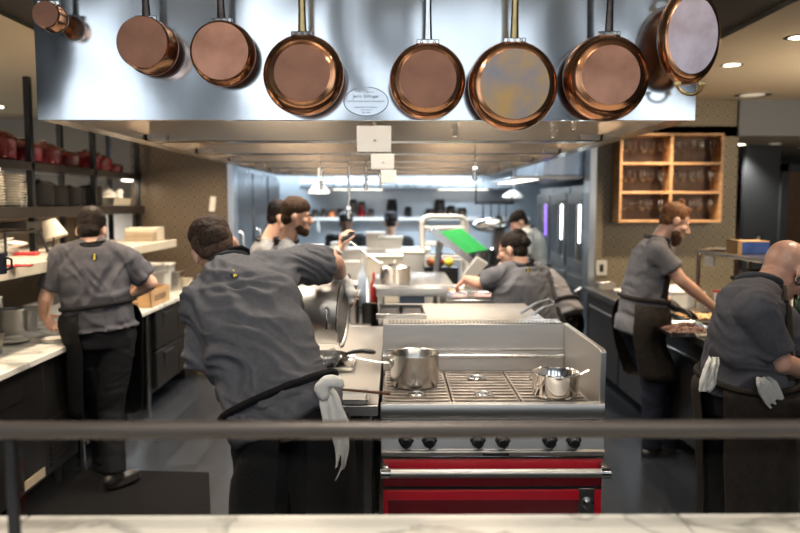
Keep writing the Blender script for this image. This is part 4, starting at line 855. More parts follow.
c = atz(42, 255, z0); box_thing('red_notebook', (c.x - .1, c.y, z0), (.14, .07, .02), 'red_plastic', 'second red item under the cream lamp shade', 'notebook', .1)
c = atz(2, 274, z0); t = thing('dark_mug', 'dark blue mug at the left end of the cream shelf', 'mug', (c.x - .02, c.y, z0)); MB().lathe([(.036, 0), (.04, .004), (.04, .095), (.036, .095), (.035, .01)], (c.x - .02, c.y, z0)).build('body', 'trousers_navy', t); MB().tube([(c.x + .018, c.y, z0 + .02), (c.x + .048, c.y, z0 + .03), (c.x + .048, c.y, z0 + .07), (c.x + .018, c.y, z0 + .08)], .006).build('handle', 'trousers_navy', t)
# things on the marble counter
ZC = .9005
def rim_pot(c, r, h, m, label, name='bain_marie_pot', cat='container', group=None):
    c = V(c); t = thing(name, label, cat, c, group); MB().lathe([(r * .95, 0), (r, .008), (r, h * .9), (r * 1.06, h * .93), (r * 1.06, h), (r * .96, h), (r * .95, .012)], c, seg=28).build('body', m, t, ang=50); return t
c = atz(11, 333, ZC); rim_pot((c.x, c.y, ZC), .085, .16, 'steel', 'round steel container at the left end of the marble counter')
t = rim_pot((c.x - .22, c.y + .18, ZC), .075, .22, 'steel', 'taller steel container behind the round one at the left')
c = atz(-4, 355, ZC); tub((c.x - .03, c.y, ZC), .11, .11, .12, 'steel_dark', 'dark square steel bin at the very left edge of the marble counter')
c = atz(27, 331, ZC); st = thing('bench_scraper', 'upright square steel scoop standing on the marble counter', 'scoop', (c.x, c.y, ZC)); MB().rings([[(c.x + x, c.y + yo, ZC + z) for x, z in ((-.07, 0), (.07, 0), (.07, .11), (.035, .145), (-.035, .145), (-.07, .11))] for yo in (0, .004)]).build('plate', 'steel', st); MB().boxb(c.x - .07, c.x + .07, c.y - .0, c.y + .08, ZC, ZC + .004).build('foot', 'steel', st)
c = atz(53, 342, ZC)
for i, lb in enumerate(('lower pale dish on the marble counter near the left chef\'s apron', 'upper pale dish stacked beside the left chef\'s apron')): tag(MB().lathe([(.05, 0), (.065, .016), (.067, .018), (.05, .006), (.001, .005)], (c.x, c.y, ZC + .008 * i), seg=28).build('small_dish', 'porcelain'), lb, 'dish', 'dishes by the left chef')
c = atz(14, 343, ZC); q = MB()
for k in range(7): q.ell((c.x + rnd.uniform(-.05, .05), c.y + rnd.uniform(-.08, .08), ZC + .012 + .004 * k), (.06, 0, .01), (0, .05, -.01), (0, 0, .009), 10, 6)
one('crumpled_towel', q, 'towel', 'white crumpled cloth on the marble before the steel scoop', 'cloth')
for k, (px, py, sx, sy, h, m, lb) in enumerate(((44, 316, .2, .22, .09, 'white_plastic', 'white tub behind the left chef\'s hand'), (14, 308, .24, .2, .14, 'cream', 'cream tub at the back of the marble counter'), (34, 303, .2, .2, .12, 'steel', 'steel tray box behind the scoop on the marble counter'), (60, 308, .1, .12, .12, 'white_plastic', 'small white container left of the chef\'s waist'))):
    c = atz(px, py, ZC); tub((min(c.x, -2.05), c.y, ZC), sx, sy, h, m, lb, 'white_plastic' if k == 1 else None)
# open cardboard box
c = atz(151, 308, ZC); bxw, bxl, bxh = .30, .50, .135; x1, y0 = c.x, c.y
cb = thing('cardboard_box', 'open brown cardboard box on the marble by the left chef\'s elbow', 'box', (x1 - bxw / 2, y0 + bxl / 2, ZC)); th = .006
MB().boxb(x1 - bxw, x1, y0, y0 + bxl, ZC, ZC + th).boxb(x1 - bxw, x1, y0, y0 + th, ZC, ZC + bxh).boxb(x1 - bxw, x1, y0 + bxl - th, y0 + bxl, ZC, ZC + bxh).boxb(x1 - bxw, x1 - bxw + th, y0, y0 + bxl, ZC, ZC + bxh).boxb(x1 - th, x1, y0, y0 + bxl, ZC, ZC + bxh).build('walls', 'cardboard', cb)
pr = MB()
for k in range(5): pr.boxb(x1 + .0002, x1 + .0008, y0 + .10 + .06 * k, y0 + .14 + .06 * k, ZC + .04, ZC + .09)
pr.boxb(x1 - .22, x1 - .10, y0 - .0008, y0 - .0002, ZC + .03, ZC + .04); pr.build('print', 'oak_dark', cb)
for k, (x, y, sx, sy, h, m, lid, lb) in enumerate(((-2.18, 6.75, .2, .2, .2, 'white_plastic', None, 'white square tub behind the cardboard box on the marble'), (-2.1, 7.08, .1, .16, .18, 'steel', None, 'steel container right of the white square tub'), (-2.42, 6.55, .3, .3, .16, 'paper', 'white_plastic', 'wide white box with papers behind the left chef\'s elbow'), (-2.3, 7.1, .3, .2, .24, 'white_plastic', 'paper', 'tall white box at the far end of the marble counter'), (-2.06, 7.22, .12, .12, .1, 'cream', None, 'small cream pot at the far end of the marble counter'))):
    tub((x, y, ZC), sx, sy, h, m, lb, lid)
pp = MB().box((0, 0, .006), (.15, .20, .012)); o = one('order_tickets', pp, 'paper', 'tilted white papers lying on top of the white square tub behind the cardboard box', 'papers'); p = at(153, 252, 6.2); o.location = (-2.17, 6.72, 1.135); o.rotation_euler = (.22, -.25, .3)
o = one('paper_note', MB().box((0, 0, 0), (.055, .004, .15)), 'paper', 'white paper note stuck on the left tiled wall', 'note'); p = at(212.5, 204, 7.39); o.location = p; o.rotation_euler = (0, .12, 0)
# rubber mat
q = MB().rings([[(atz(px, py, 0).x, atz(px, py, 0).y, z) for px, py in ((133, 472), (209, 474), (211, 530), (-60, 530), (-30, 470))] for z in (.0005, .014)])
one('floor_mat', q, 'rubber', 'dark rubber floor mat under the left chef', 'mat', bev=.004)

# ------------------------------------------------------------------ right: counter, shelf, trays
rc = thing('prep_counter', 'long dark counter along the right side with steel top', 'counter', (2.35, 5.0, 0))
MB().boxb(1.90, 2.80, 2.2, 7.36, .865, .90).build('worktop', 'steel_dark', rc, .004); MB().boxb(1.885, 1.905, 2.2, 7.36, .855, .905).build('front_edge', 'steel_dark', rc, .003)
MB().boxb(1.98, 2.75, 2.25, 7.34, .12, .865).build('cabinet', 'cabinet_black', rc, .003)
for k in range(5):
    y = 2.3 + k * 1.0; d = MB().boxb(1.935, 1.98, y, y + .97, .15, .85).build('door', 'cabinet_black', rc, .004); MB().cyl((1.91, y + .1, .74), (1.91, y + .87, .74), .011).build('handle', 'steel_dark', d)
for y in (2.4, 4.6, 7.2): MB().cyl((2.05, y, 0), (2.05, y, .12), .03).build('leg', 'steel_dark', rc)
sh = thing('gantry_shelf', 'raised steel shelf with rounded front post over the right counter', 'shelf', (2.55, 4.6, .9))
MB().boxb(2.34, 2.78, 2.6, 5.72, 1.355, 1.385).build('board', 'steel_under', sh, .006)
for x in (2.36, 2.76): MB().tube([(x, 5.70, .905), (x, 5.71, 1.30), (x, 5.69, 1.355), (x, 5.64, 1.372)], .016).build('post', 'steel_under', sh); MB().cyl((x, 2.65, .905), (x, 2.65, 1.355), .016).build('post', 'steel_under', sh)
MB().boxb(2.34, 2.36, 5.4, 5.55, 1.27, 1.34).build('switch_box', 'white_plastic', sh, .003)
c = atx(741, 252, 2.45); bb = thing('blue_box', 'blue and tan cardboard box on the right raised shelf', 'box', (2.5, 5.2, 1.3855)); MB().boxb(2.41, 2.60, 5.10, 5.28, 1.3855, 1.470).build('carton', 'blue_box', bb, .003); MB().boxb(2.38, 2.41, 5.10, 5.28, 1.3855, 1.476).boxb(2.38, 2.60, 5.10, 5.28, 1.4705, 1.476).build('flap', 'cardboard', bb)
tag(MB().lathe([(.10, 0), (.15, .012), (.152, .014), (.10, .004)], (2.5, 5.5, 1.3855), seg=30).build('steel_platter', 'steel'), 'flat steel platter on the right raised shelf', 'platter')
ZR = .9055
def food_tray(px, py, sx, sy, food, label, rz=0): c = atz(px, py, ZR); return food_pan((c.x, c.y, ZR), sx, sy, .028, food, label, 60, 'steel', None, .018)
food_tray(683, 331, .34, .46, 'brownie', 'sheet tray of glazed brown pastries on the right counter edge'); food_tray(699, 319, .30, .40, 'pastry', 'sheet tray of golden bites on the right counter'); food_tray(668, 313, .26, .34, 'brownie', 'sheet tray of dark pieces behind the gloved hand')
c = atz(690, 313, ZR); tub((c.x + .05, c.y + .05, ZR), .3, .3, .05, 'white_plastic', 'shallow white tray behind the sheet trays on the right counter', None, cat='tray')
tub((2.3, 5.98, ZR), .26, .5, .12, 'paper', 'white wrapped bundle behind the bun-haired chef\'s arm', 'white_plastic'); tub((2.52, 5.52, ZR), .16, .16, .15, 'white_plastic', 'white container with red stripe under the raised shelf', 'red_plastic')
tub((2.15, 6.75, ZR), .2, .3, .03, 'white_plastic', 'white board at the far end of the right counter', None, cat='tray'); tub((2.05, 7.15, ZR), .16, .2, .06, 'steel', 'steel pan at the far corner of the right counter')
for k, (x, y, h, m, lb) in enumerate(((2.62, 4.72, .30, 'bottle_green', 'green bottle under the right raised shelf, left one'), (2.60, 4.50, .28, 'bottle_green', 'green bottle under the right raised shelf, right one'), (2.55, 5.1, .24, 'jar', 'dark squeeze bottle under the blue box'), (2.66, 5.3, .26, 'yellow_ink', 'yellow bottle under the right raised shelf'))): bottle((x, y, ZR), .035, h, m, lb, 'black_plastic')
for k, (x, y, h) in enumerate(((2.68, 5.45, .34), (2.70, 5.12, .30), (2.70, 4.92, .36))): tub((x, y, ZR), .16, .18, h, 'black_pot', '%s tall black bin standing under the blue box on the right counter' % ('farthest', 'middle', 'nearest')[k])
for k in range(3): tub((2.50, 4.15 - .26 * k, ZR), .2, .22, .14, 'black_pot', '%s black container under the right raised shelf' % ('farthest', 'middle', 'nearest')[k])
# stacked trays and papers beside the bald chef
for i in range(5): box_thing('white_tray', (2.28 + .01 * (i % 2), 3.75, ZR + .026 * i), (.34, .42, .022), 'white_plastic', '%s white tray of the stack beyond the bald chef' % ('bottom', 'second', 'third', 'fourth', 'top')[i], 'tray', .03 * i, group='white trays by the bald chef')
fa = thing('tap', 'chrome tap post rising beyond the bald chef\'s face', 'tap', (2.2, 4.05, ZR)); MB().tube([(2.22, 4.08, ZR), (2.22, 4.08, ZR + .32), (2.20, 4.06, ZR + .36), (2.14, 4.02, ZR + .36), (2.12, 4.0, ZR + .33)], .014).build('spout', 'chrome', fa); MB().lathe([(.03, 0), (.03, .01), (.018, .02)], (2.22, 4.08, ZR)).build('base', 'chrome', fa)
# oak cubby shelf with wine glasses on the right tiled wall
yf, yb = 7.16, 7.40; ox0, ox1 = at(620.5, 150, yf).x, at(724, 150, yf).x; oz1, oz0 = at(650, 133, yf).z, at(650, 222.5, yf).z
ok = thing('oak_cubby_shelf', 'oak wall shelf of six cubbies holding wine glasses', 'shelf', ((ox0 + ox1) / 2, 7.3, oz0)); th = .024
for x in (ox0, (ox0 + ox1 - th) / 2, ox1 - th): MB().boxb(x, x + th, yf, yb, oz0, oz1).build('upright', 'oak', ok, .002)
hz = [oz0 + (oz1 - oz0 - th) * k / 3 for k in range(4)]
xm0 = (ox0 + ox1 - th) / 2
for k, z in enumerate(hz):
    for a, b in ((ox0 + th, xm0), (xm0 + th, ox1 - th)): MB().boxb(a, b, yf + .002, yb, z, z + th).build('board', 'oak', ok, .002)
MB().boxb(ox0, ox1, yb - .008, yb, oz0, oz1).build('back_panel', 'oak_dark', ok)
wg0 = None; ordn = ('first', 'second', 'third', 'fourth', 'fifth', 'sixth')
for row in range(3):
    for col in range(2):
        x0 = (ox0 + th) if col == 0 else xm0 + th; x1 = xm0 if col == 0 else ox1 - th
        for k in range(5):
            x = x0 + (x1 - x0) * (k + .5) / 5.2; y = yf + .06 + .05 * (k % 2); z = hz[row] + th + .0005
            lb = '%s wine glass from the left in the %s %s oak cubby' % (ordn[k], ('bottom', 'middle', 'top')[row], ('left', 'right')[col])
            if wg0 is None:
                wg0 = tag(MB().lathe([(.032, 0), (.032, .002), (.006, .006), (.0035, .02), (.0035, .085), (.012, .095), (.034, .125), (.037, .15), (.031, .205), (.030, .205), (.035, .15), (.032, .127), (.010, .098), (.001, .095)], seg=20).build('wine_glass', 'stem_glass'), lb, 'glass', 'wine glasses in the oak shelf'); wg0.location = (x, y, z)
            else: g_ = wg0.copy(); C.objects.link(g_); g_.location = (x, y, z); g_['label'] = lb
o = thing('wall_outlet', 'white wall outlet plate on the right tiled wall', 'outlet', at(601.5, 268, 7.39)); p = at(601.5, 268, 7.39); MB().box((p.x, 7.392, p.z), (.11, .012, .155)).build('plate', 'white_plastic', o, .003); MB().box((p.x, 7.385, p.z), (.04, .006, .075)).build('socket', 'black_plastic', o, .002)
# ------------------------------------------------------------------ people
def remesh(mb, voxel, it=4, wr=None, disp=None):
    me = bpy.data.meshes.new('tmp'); me.from_pydata([V(p) for p in mb.v], [], mb.f)
    bm = bmesh.new(); bm.from_mesh(me); bmesh.ops.recalc_face_normals(bm, faces=bm.faces); bm.to_mesh(me); bm.free()
    o = bpy.data.objects.new('tmp', me); C.objects.link(o)
    r = o.modifiers.new('r', 'REMESH'); r.mode = 'VOXEL'; r.voxel_size = voxel
    s = o.modifiers.new('s', 'SMOOTH'); s.factor = .5; s.iterations = it
    bpy.context.view_layer.update(); dg = bpy.context.evaluated_depsgraph_get()
    out = bpy.data.meshes.new_from_object(o.evaluated_get(dg)); bpy.data.objects.remove(o); bpy.data.meshes.remove(me)
    if wr or disp:
        n = len(out.vertices); co = np.empty(n * 3); out.vertices.foreach_get('co', co); no = np.empty(n * 3); out.vertex_normals.foreach_get('vector', no)
        co = co.reshape(-1, 3); no = no.reshape(-1, 3); d = np.array([(wr or disp)(V(c)) for c in co]); co += no * d[:, None]; out.vertices.foreach_set('co', co.ravel())
    for p in out.polygons: p.use_smooth = True
    return out
def link(me, name, m, parent, off):
    me.name = name; me.transform(Matrix.Translation(-off)); o = bpy.data.objects.new(name, me); C.objects.link(o); o.parent = parent
    me.materials.clear()
    for x in (m if isinstance(m, (list, tuple)) else [m]): me.materials.append(M[x])
    return o
def folds(seed, amp, axis=V((0, 0, 1)), f=20):
    a = V(axis).normalized(); b = a.orthogonal().normalized(); c = a.cross(b)
    def fn(p):
        q = V((p.dot(b) * 4 + seed, p.dot(c) * 4, p.dot(a) * f)); w_ = noise.noise(q * .6 + V((0, 0, 1.6 * noise.noise(p * 5)))); w2 = noise.noise(q * 1.5 + V((9, 2, 2.2 * noise.noise(p * 6)))); return amp * (1 - abs(w_) * 2.6) * .62 + amp * (1 - abs(w2) * 2.8) * .36 + amp * .5 * noise.noise(p * 7 + V((seed, 0, 0)))
    return fn
class Person:
    def __init__(s, label, **k):
        s.k = k; s.label = label; g = k.get
        s.S = g('S', 1.0); s.vox = g('vox', .0075)
        s.J = {a: V(b) for a, b in k['J'].items()}; J = s.J
        s.up_h = J['neck'] - J['pelvis']
        s.hipax = V(g('hipax', (1, 0, 0))).normalized(); s.shax = (J['shR'] - J['shL']).normalized()
        for sd, sg in (('L', -1), ('R', 1)):
            J.setdefault('hip' + sd, J['pelvis'] + s.hipax * (.095 * s.S * sg) + V((0, 0, -.03)))
            if 'an' + sd not in J: J['an' + sd] = V((J['hip' + sd].x, J['hip' + sd].y, .085))
            if 'kn' + sd not in J: J['kn' + sd] = J['hip' + sd].lerp(J['an' + sd], .48) + V(g('fwd', (0, 1, 0))) * .03
        s.t = None
    def spine(s, t):
        J = s.J; ps = [J['pelvis'] - s.up_h.normalized() * .10, J['pelvis'], J['pelvis'].lerp(J['chest'], .5) , J['chest'], J['chest'].lerp(J['neck'], .55), J['neck']]
        ts = [-.15, 0, .32, .62, .84, 1.0]
        for i in range(5):
            if t <= ts[i + 1] or i == 4:
                f = (t - ts[i]) / (ts[i + 1] - ts[i]); p0, p1, p2, p3 = ps[max(i - 1, 0)], ps[i], ps[i + 1], ps[min(i + 2, 5)]
                return .5 * ((2 * p1) + (p2 - p0) * f + (2 * p0 - 5 * p1 + 4 * p2 - p3) * f * f + (3 * p1 - p0 - 3 * p2 + p3) * f ** 3)
    def sec(s, t):
        c = s.spine(t); d = (s.spine(min(t + .03, 1)) - s.spine(max(t - .03, -.15))).normalized()
        f = min(max((t - .1) / .7, 0), 1); ax = s.hipax.lerp(s.shax, f); ax = (ax - d * ax.dot(d)).normalized(); ay = d.cross(ax)      # ay: forward
        W = s.k.get('W', 1.0) * s.S; Dp = s.k.get('D', 1.0) * s.S
        hw = np.interp(t, [-.15, 0, .15, .35, .6, .8, .92, 1.0], [.165, .172, .165, .155, .172, .170, .115, .062]) * W
        hd = np.interp(t, [-.15, 0, .15, .35, .6, .8, .92, 1.0], [.105, .120, .115, .112, .122, .110, .082, .060]) * Dp
        return c, ax, ay, hw, hd
    def ring(s, t, inf=0, n=28, a0=0, a1=6.28318, e=2.4):
        c, ax, ay, hw, hd = s.sec(t); r = []
        for k in range(n):
            a = a0 + (a1 - a0) * k / (n if a1 - a0 > 6.28 else n - 1); ca, sa = math.cos(a), math.sin(a)
            r.append(c + ax * ((hw + inf) * math.copysign(abs(ca) ** (2 / e), ca)) + ay * ((hd + inf) * math.copysign(abs(sa) ** (2 / e), sa)))
        return r
    def head(s, mb):
        k = s.k; J = s.J; h = J['head']; f = V(k['face']).normalized(); u = V(k.get('up', (0, 0, 1))); u = (u - f * u.dot(f)).normalized(); r = f.cross(u); hs = k.get('hs', 1.0)
        s.hf = (h, f, u, r, hs)
        P = lambda x, y, z: h + (r * x + f * y + u * z) * hs
        E = lambda c, a: mb.ell(P(*c), r * a[0] * hs, f * a[1] * hs, u * a[2] * hs)
        E((0, -.014, .033), (.075, .096, .086)); E((0, .028, -.035), (.058, .060, .078)); E((0, .060, -.094), (.030, .030, .024)); E((0, .0, -.05), (.062, .06, .055))
        E((0, .076, .020), (.050, .017, .013)); E((0, .092, -.060), (.023, .009, .0065)); E((0, .090, -.073), (.021, .010, .0075))
        for x in (-1, 1): E((x * .042, .060, -.022), (.022, .024, .020)); E((x * .080, -.012, -.006), (.011, .021, .033)); E((x * .032, .076, .002), (.0145, .0125, .0125)); E((x * .012, .100, -.032), (.009, .010, .008))
        mb.cap(P(0, .088, .012), P(0, .116, -.026), .009 * hs, .0125 * hs)
        nk = J['neck']; mb.cap(nk - s.up_h.normalized() * .03, P(0, -.028, -.055), .066 * s.S, .057 * hs)
        s.P = P
    def hand(s, mb, wr, d, n, t, curl=(.5, .6, .4), sc=1.0, spread=0., inf=0.):
        d = V(d).normalized(); t = V(t); t = (t - d * t.dot(d)).normalized(); n = V(n); n = (n - d * n.dot(d) - t * n.dot(t)).normalized(); L = sc
        rs = []
        for q, wd, th in ((-.02, .026, .021), (.0, .028, .019), (.03, .037, .017), (.07, .043, .0155), (.095, .041, .012), (.102, .036, .008)):
            c = wr + d * q * L; rs.append([c + t * ((wd + inf) * L * math.cos(a)) + n * ((th + inf) * L * math.sin(a)) for a in [k * 6.28318 / 16 for k in range(16)]])
        mb.rings(rs)
        for i, (o, ln) in enumerate(((.031, .95), (.0105, 1.06), (-.0105, 1.0), (-.030, .80))):
            p = wr + (d * (.090 - abs(o) * .15) + t * o) * L; dd = (d + t * (o * (spread * 12))).normalized(); ang = 0
            for q, (sl, ra, rb) in enumerate(((.045, .0098, .009), (.028, .0088, .0082), (.023, .0082, .007))):
                ang += curl[q] * (1 + .12 * i); dv = dd * math.cos(ang) + n * math.sin(ang); p2 = p + dv * sl * ln * L; mb.cap(p, p2, (ra + inf) * L, (rb + inf) * L, seg=10); p = p2
        p = wr + (d * .022 + t * .026) * L; dd = (t * .75 + d * .75 + n * .35).normalized()
        for sl, ra, rb, bend in ((.042, .0135, .0115, 0), (.032, .0112, .0098, .35), (.026, .0098, .0078, .35)):
            dd = (dd * math.cos(bend) + (d * .6 - t * .35 + n * .7).normalized() * math.sin(bend)).normalized(); p2 = p + dd * sl * L; mb.cap(p, p2, (ra + inf) * L, (rb + inf) * L, seg=10); p = p2
    def build(s, loc_z=0):
        k = s.k; J = s.J; g = k.get; S = s.S; base = V((J['pelvis'].x, J['pelvis'].y, 0)); 
        root = s.t = thing('person', s.label, 'person', base); off = base
        # ---- body: one continuous surface
        b = MB(); b.rings([s.ring(t, -.012) for t in np.linspace(-.15, 1, 16)]); s.head(b)
        for sd in 'LR':
            sh, el, wr = J['sh' + sd], J['el' + sd], J['wr' + sd]
            b.cap(J['neck'].lerp(sh, .12), sh, .05 * S, .058 * S); b.cap(J['chest'].lerp(sh, .4), sh, .08 * S, .055 * S)
            am = el.lerp(wr, .28); A = g('arm', 1.0) * S
            b.cap(sh, el, .056 * A, .042 * A); b.cap(el, am, .042 * A, .043 * A); b.cap(am, wr, .043 * A, .027 * A)
            hd = g('hand' + sd)
            if hd: s.hand(b, wr, *hd, **g('hk' + sd, {}))
            hp, kn, an = J['hip' + sd], J['kn' + sd], J['an' + sd]
            b.cap(hp, kn, .085 * S, .055 * S); b.cap(kn, kn.lerp(an, .3), .052 * S, .055 * S); b.cap(kn.lerp(an, .3), an, .055 * S, .036 * S)
            ft = g('foot' + sd, g('fwd', (0, 1, 0))); ft = V((ft[0], ft[1], 0)).normalized(); b.cap(an + V((0, 0, -.035)), an + ft * .14 + V((0, 0, -.055)), .035, .026)
        me = remesh(b, s.vox, 3)
        h, f, u, r, hs = s.hf; mats = [g('skin', 'skin'), 'eye_white', 'iris', 'lip', g('tat', 'tattoo'), 'glove']
        eL, eR = s.P(-.032, .080, .003), s.P(.032, .080, .003); lp = s.P(0, .097, -.066)
        for p in me.polygons:
            c = p.center
            for e in (eL, eR):
                if (c - e).length < .0125 * hs and abs((c - e).dot(u)) < .0055 * hs: p.material_index = 2 if (c - e - f * .006).length < .0085 * hs else 1
            q = c - lp
            if abs(q.dot(r)) < .024 * hs and abs(q.dot(u)) < .013 * hs and q.dot(f) > -.006: p.material_index = 3
            for a, b_ in g('tattoos', ()):
                v_ = J[b_] - J[a]; tt = (c - J[a]).dot(v_) / v_.length_squared
                if .1 < tt < 1.0 and (c - J[a] - v_ * tt).length < .075: p.material_index = 4
            if 'neck_tat' in k and (c - J['neck'] - V(k['neck_tat'])).length < .05: p.material_index = 4
        link(me, 'body', mats, root, off)
        # ---- shirt
        inf = g('inf', .016); b = MB(); t0 = g('hem', -.10)
        b.rings([s.ring(t, inf + (g('flare', .012) if t < .05 else 0) + (.010 if .1 < t < .5 else 0)) for t in np.linspace(t0, .975, 18)])
        for sd in 'LR':
            sh, el = J['sh' + sd], J['el' + sd]; e = sh.lerp(el, g('sleeve' + sd, g('sleeve', .82))); A = g('arm', 1.0) * S
            b.cap(J['neck'].lerp(sh, .3), sh, .062 * S, .073 * S); b.cap(J['chest'].lerp(sh, .35), sh, .10 * S, .072 * S)
            b.cap(sh, e, .074 * A, g('cuff', .070) * A, True, False)
        sm = g('shirt', 'shirt'); me = remesh(b, max(s.vox, .008), g('sm_it', 4), folds(g('seed', 1.0), 1.9 * g('amp', .007), g('faxis', s.up_h), g('ff', 16)))
        sh_o = link(me, 'shirt', sm, root, off)
        # collar
        cn = J['neck'] + s.up_h.normalized() * .012; c_, ax, ay, hw, hd = s.sec(1.0); up = (J['head'] - J['neck']).normalized()
        cb = MB(); cb.tube([cn + up * (.008 + .010 * math.sin(a)) * 1 + ax * (.073 * S * math.cos(a)) + ay * (.073 * S * math.sin(a)) for a in [q * 6.28318 / 24 for q in range(24)]], .015 * S, 10, True)
        cb.build('collar', g('collar', 'collar'), root)
        if g('logo'):
            c, ax, ay, hw, hd = s.sec(g('logo_t', .80)); p = c + ax * g('logo_x', 0.) - ay * (hd + inf + .013)
            lg = MB(); n_ = -ay; 
            for dx, dz, w_, h_ in ((0, 0, .006, .012), (.001, .014, .0045, .006), (-.004, -.011, .004, .007), (.004, -.010, .003, .005)): lg.ell(p + ax * dx + ax.cross(ay) * dz, ax * w_, n_ * .003, ax.cross(ay) * h_, 10, 7)
            lg.build('badge', 'yellow_ink', sh_o)
            lb = MB().ell(p - n_ * .001, ax * .017, n_ * .0025, ax.cross(ay) * .022, 14, 7); lb.build('badge_patch', 'collar', sh_o)
        # ---- trousers
        b = MB(); b.rings([s.ring(t, .006) for t in np.linspace(-.15, .10, 6)])
        for sd in 'LR':
            hp, kn, an = J['hip' + sd], J['kn' + sd], J['an' + sd]; b.cap(hp, kn, .104 * S, .078 * S); b.cap(kn, an + V((0, 0, .0)), .078 * S, .066 * S, True, False)
        link(remesh(b, max(s.vox, .010), 4, folds(g('seed', 1.) + 5, .008, (0, 0, 1), 12)), 'trousers', g('trousers', 'trousers'), root, off)
        # ---- shoes
        for sd in 'LR':
            an = J['an' + sd]; ft = g('foot' + sd, g('fwd', (0, 1, 0))); ft = V((ft[0], ft[1], 0)).normalized(); sdv = V((-ft.y, ft.x, 0)); z0 = an.z - .085
            gq = lambda a, z: V((an.x + ft.x * a, an.y + ft.y * a, z0 + z))
            b = MB(); b.ell(gq(.075, .040), ft * .115, sdv * .048, V((0, 0, .036))); b.ell(gq(-.02, .05), ft * .065, sdv * .042, V((0, 0, .046))); b.cap(an + V((0, 0, -.02)), an + V((0, 0, .05)), .05, .05); b.rings([[gq(.065 + .125 * math.cos(a), z) + sdv * (.05 * math.sin(a)) for a in [q * 6.28318 / 20 for q in range(20)]] for z in (0.001, .022)])
            link(remesh(b, .009, 3), 'shoe', 'shoe', root, off)
        # ---- apron
        if g('apron'):
            am = g('apron'); aw = R(g('apron_w', 125)); wt = g('belt', .16); rows = []; hem = g('apron_hem', .42); c, ax, ay, hw, hd = s.sec(wt)
            n = 34; skirt = MB(); inner = []; outer = []
            cx, cy, _1, _2, _3 = s.sec(-.05); low = (J['knL'] + J['knR']) / 2; low2 = (J['anL'] + J['anR']) / 2
            tt = g('skirt_top', wt); c, ax, ay, hw, hd = s.sec(tt); si = g('skirt_inf', 0); ctrs = [(c, hw + .034 + si, hd + .034 + si)] + ([] if tt < 0 else ([(s.sec(tt / 2)[0], s.sec(tt / 2)[3] + .05 + si, s.sec(tt / 2)[4] + .05 + si)] if si else []) + [(s.sec(0)[0], s.sec(0)[3] + .046 + si, s.sec(0)[4] + .046 + si)]) + [(s.sec(-.15)[0], s.sec(-.15)[3] + .042, s.sec(-.15)[4] + .045)]
            for q in (.35, .7, 1.0, 1.4, 1.8):
                cc = s.sec(-.15)[0].lerp(low, q) if q <= 1 else low.lerp(low2, q - 1)
                if cc.z < hem: break
                ctrs.append((cc, .215 * S * g('W', 1), .175 * S))
            ctrs.append((V((ctrs[-1][0].x, ctrs[-1][0].y, hem)), .225 * S * g('W', 1), .18 * S))
            for i, (cc, w_, d_) in enumerate(ctrs):
                a_ = s.hipax if i > 1 else s.sec(tt if i == 0 else 0)[1]; f_ = V((-s.hipax.y, s.hipax.x, 0)) if i > 1 else s.sec(tt if i == 0 else 0)[2]; row = []; rin = []
                for q in range(n):
                    a = R(90 + g('apron_rot', 0)) - aw + 2 * aw * q / (n - 1); wv = 1 + (.05 if i > 1 else 0) * noise.noise(V((q * .55, i * .4, g('seed', 1.)))); ca, sa = math.cos(a), math.sin(a)
                    row.append(cc + a_ * (w_ * wv * ca) + f_ * (d_ * wv * sa)); rin.append(cc + a_ * ((w_ - .006) * wv * ca) + f_ * ((d_ - .006) * wv * sa))
                rows.append(row + list(reversed(rin)))
            sk = skirt.rings(rows); o = sk.build('apron', am, root, ang=60); md = o.modifiers.new('sub', 'SUBSURF'); md.levels = md.render_levels = 1
            bib = MB(); rows = []
            for t, wd in ((wt, 78), (.4, 62), (.62, 46), (.80, 34)):
                f1 = s.ring(t, inf + .016, 14, R(90 - wd), R(90 + wd)); f0 = s.ring(t, inf + .008, 14, R(90 - wd), R(90 + wd)); rows.append(f1 + list(reversed(f0)))
            bb = bib.rings(rows).build('bib', am, o, ang=60)
            ttop = s.ring(.80, inf + .012, 14, R(56), R(124)); pa, pb_ = ttop[0], ttop[-1]; bk = J['neck'] - ay * .0 + up * .0
            st = [pa] + [cn + up * .010 + ax * (.085 * math.cos(a)) + s.sec(1)[2] * (.088 * math.sin(a)) for a in [R(30) - R(240) * q / 8 for q in range(9)]] + [pb_]; st = [st[0]] + st[1:-1] + [st[-1]]
            MB().tube(st, .009, 8).build('neck_strap', am, o)
            tie = MB(); r1 = s.ring(wt, inf + .026, 40)
            for q in range(0, 1): tie.tube(r1, .014, 8, True)
            tie.build('tie', am, o)
        # ---- hair
        hc = g('hair')
        if hc:
            b = MB(); E = lambda c, a: b.ell(s.P(*c), r * a[0] * hs, f * a[1] * hs, u * a[2] * hs)
            st = g('hst', 'short')
            E((0, -.022, .044), (.081, .097, .088))
            if st == 'fade':
                b2 = MB(); E2 = lambda c, a: b2.ell(s.P(*c), r * a[0] * hs, f * a[1] * hs, u * a[2] * hs); E2((0, -.020, .036), (.0795, .0945, .084)); E2((0, -.052, -.004), (.066, .052, .046)); link(remesh(b2, .007, 2), 'hair', 'hair_buzz', root, off)
                b = MB(); E((0, -.020, .066), (.079, .094, .066)); E((0, -.06, .04), (.064, .062, .06))
            if st == 'short': E((0, -.056, -.012), (.066, .054, .052))
            if st == 'thick': E((0, -.004, .074), (.074, .094, .066)); E((0, -.02, .062), (.083, .100, .086)); E((0, -.056, -.012), (.070, .058, .06))
            if st == 'bun': E((0, -.05, -.01), (.068, .058, .055)); E((0, -.025, .137), (.026, .028, .024)); E((0, .01, .10), (.055, .06, .025))
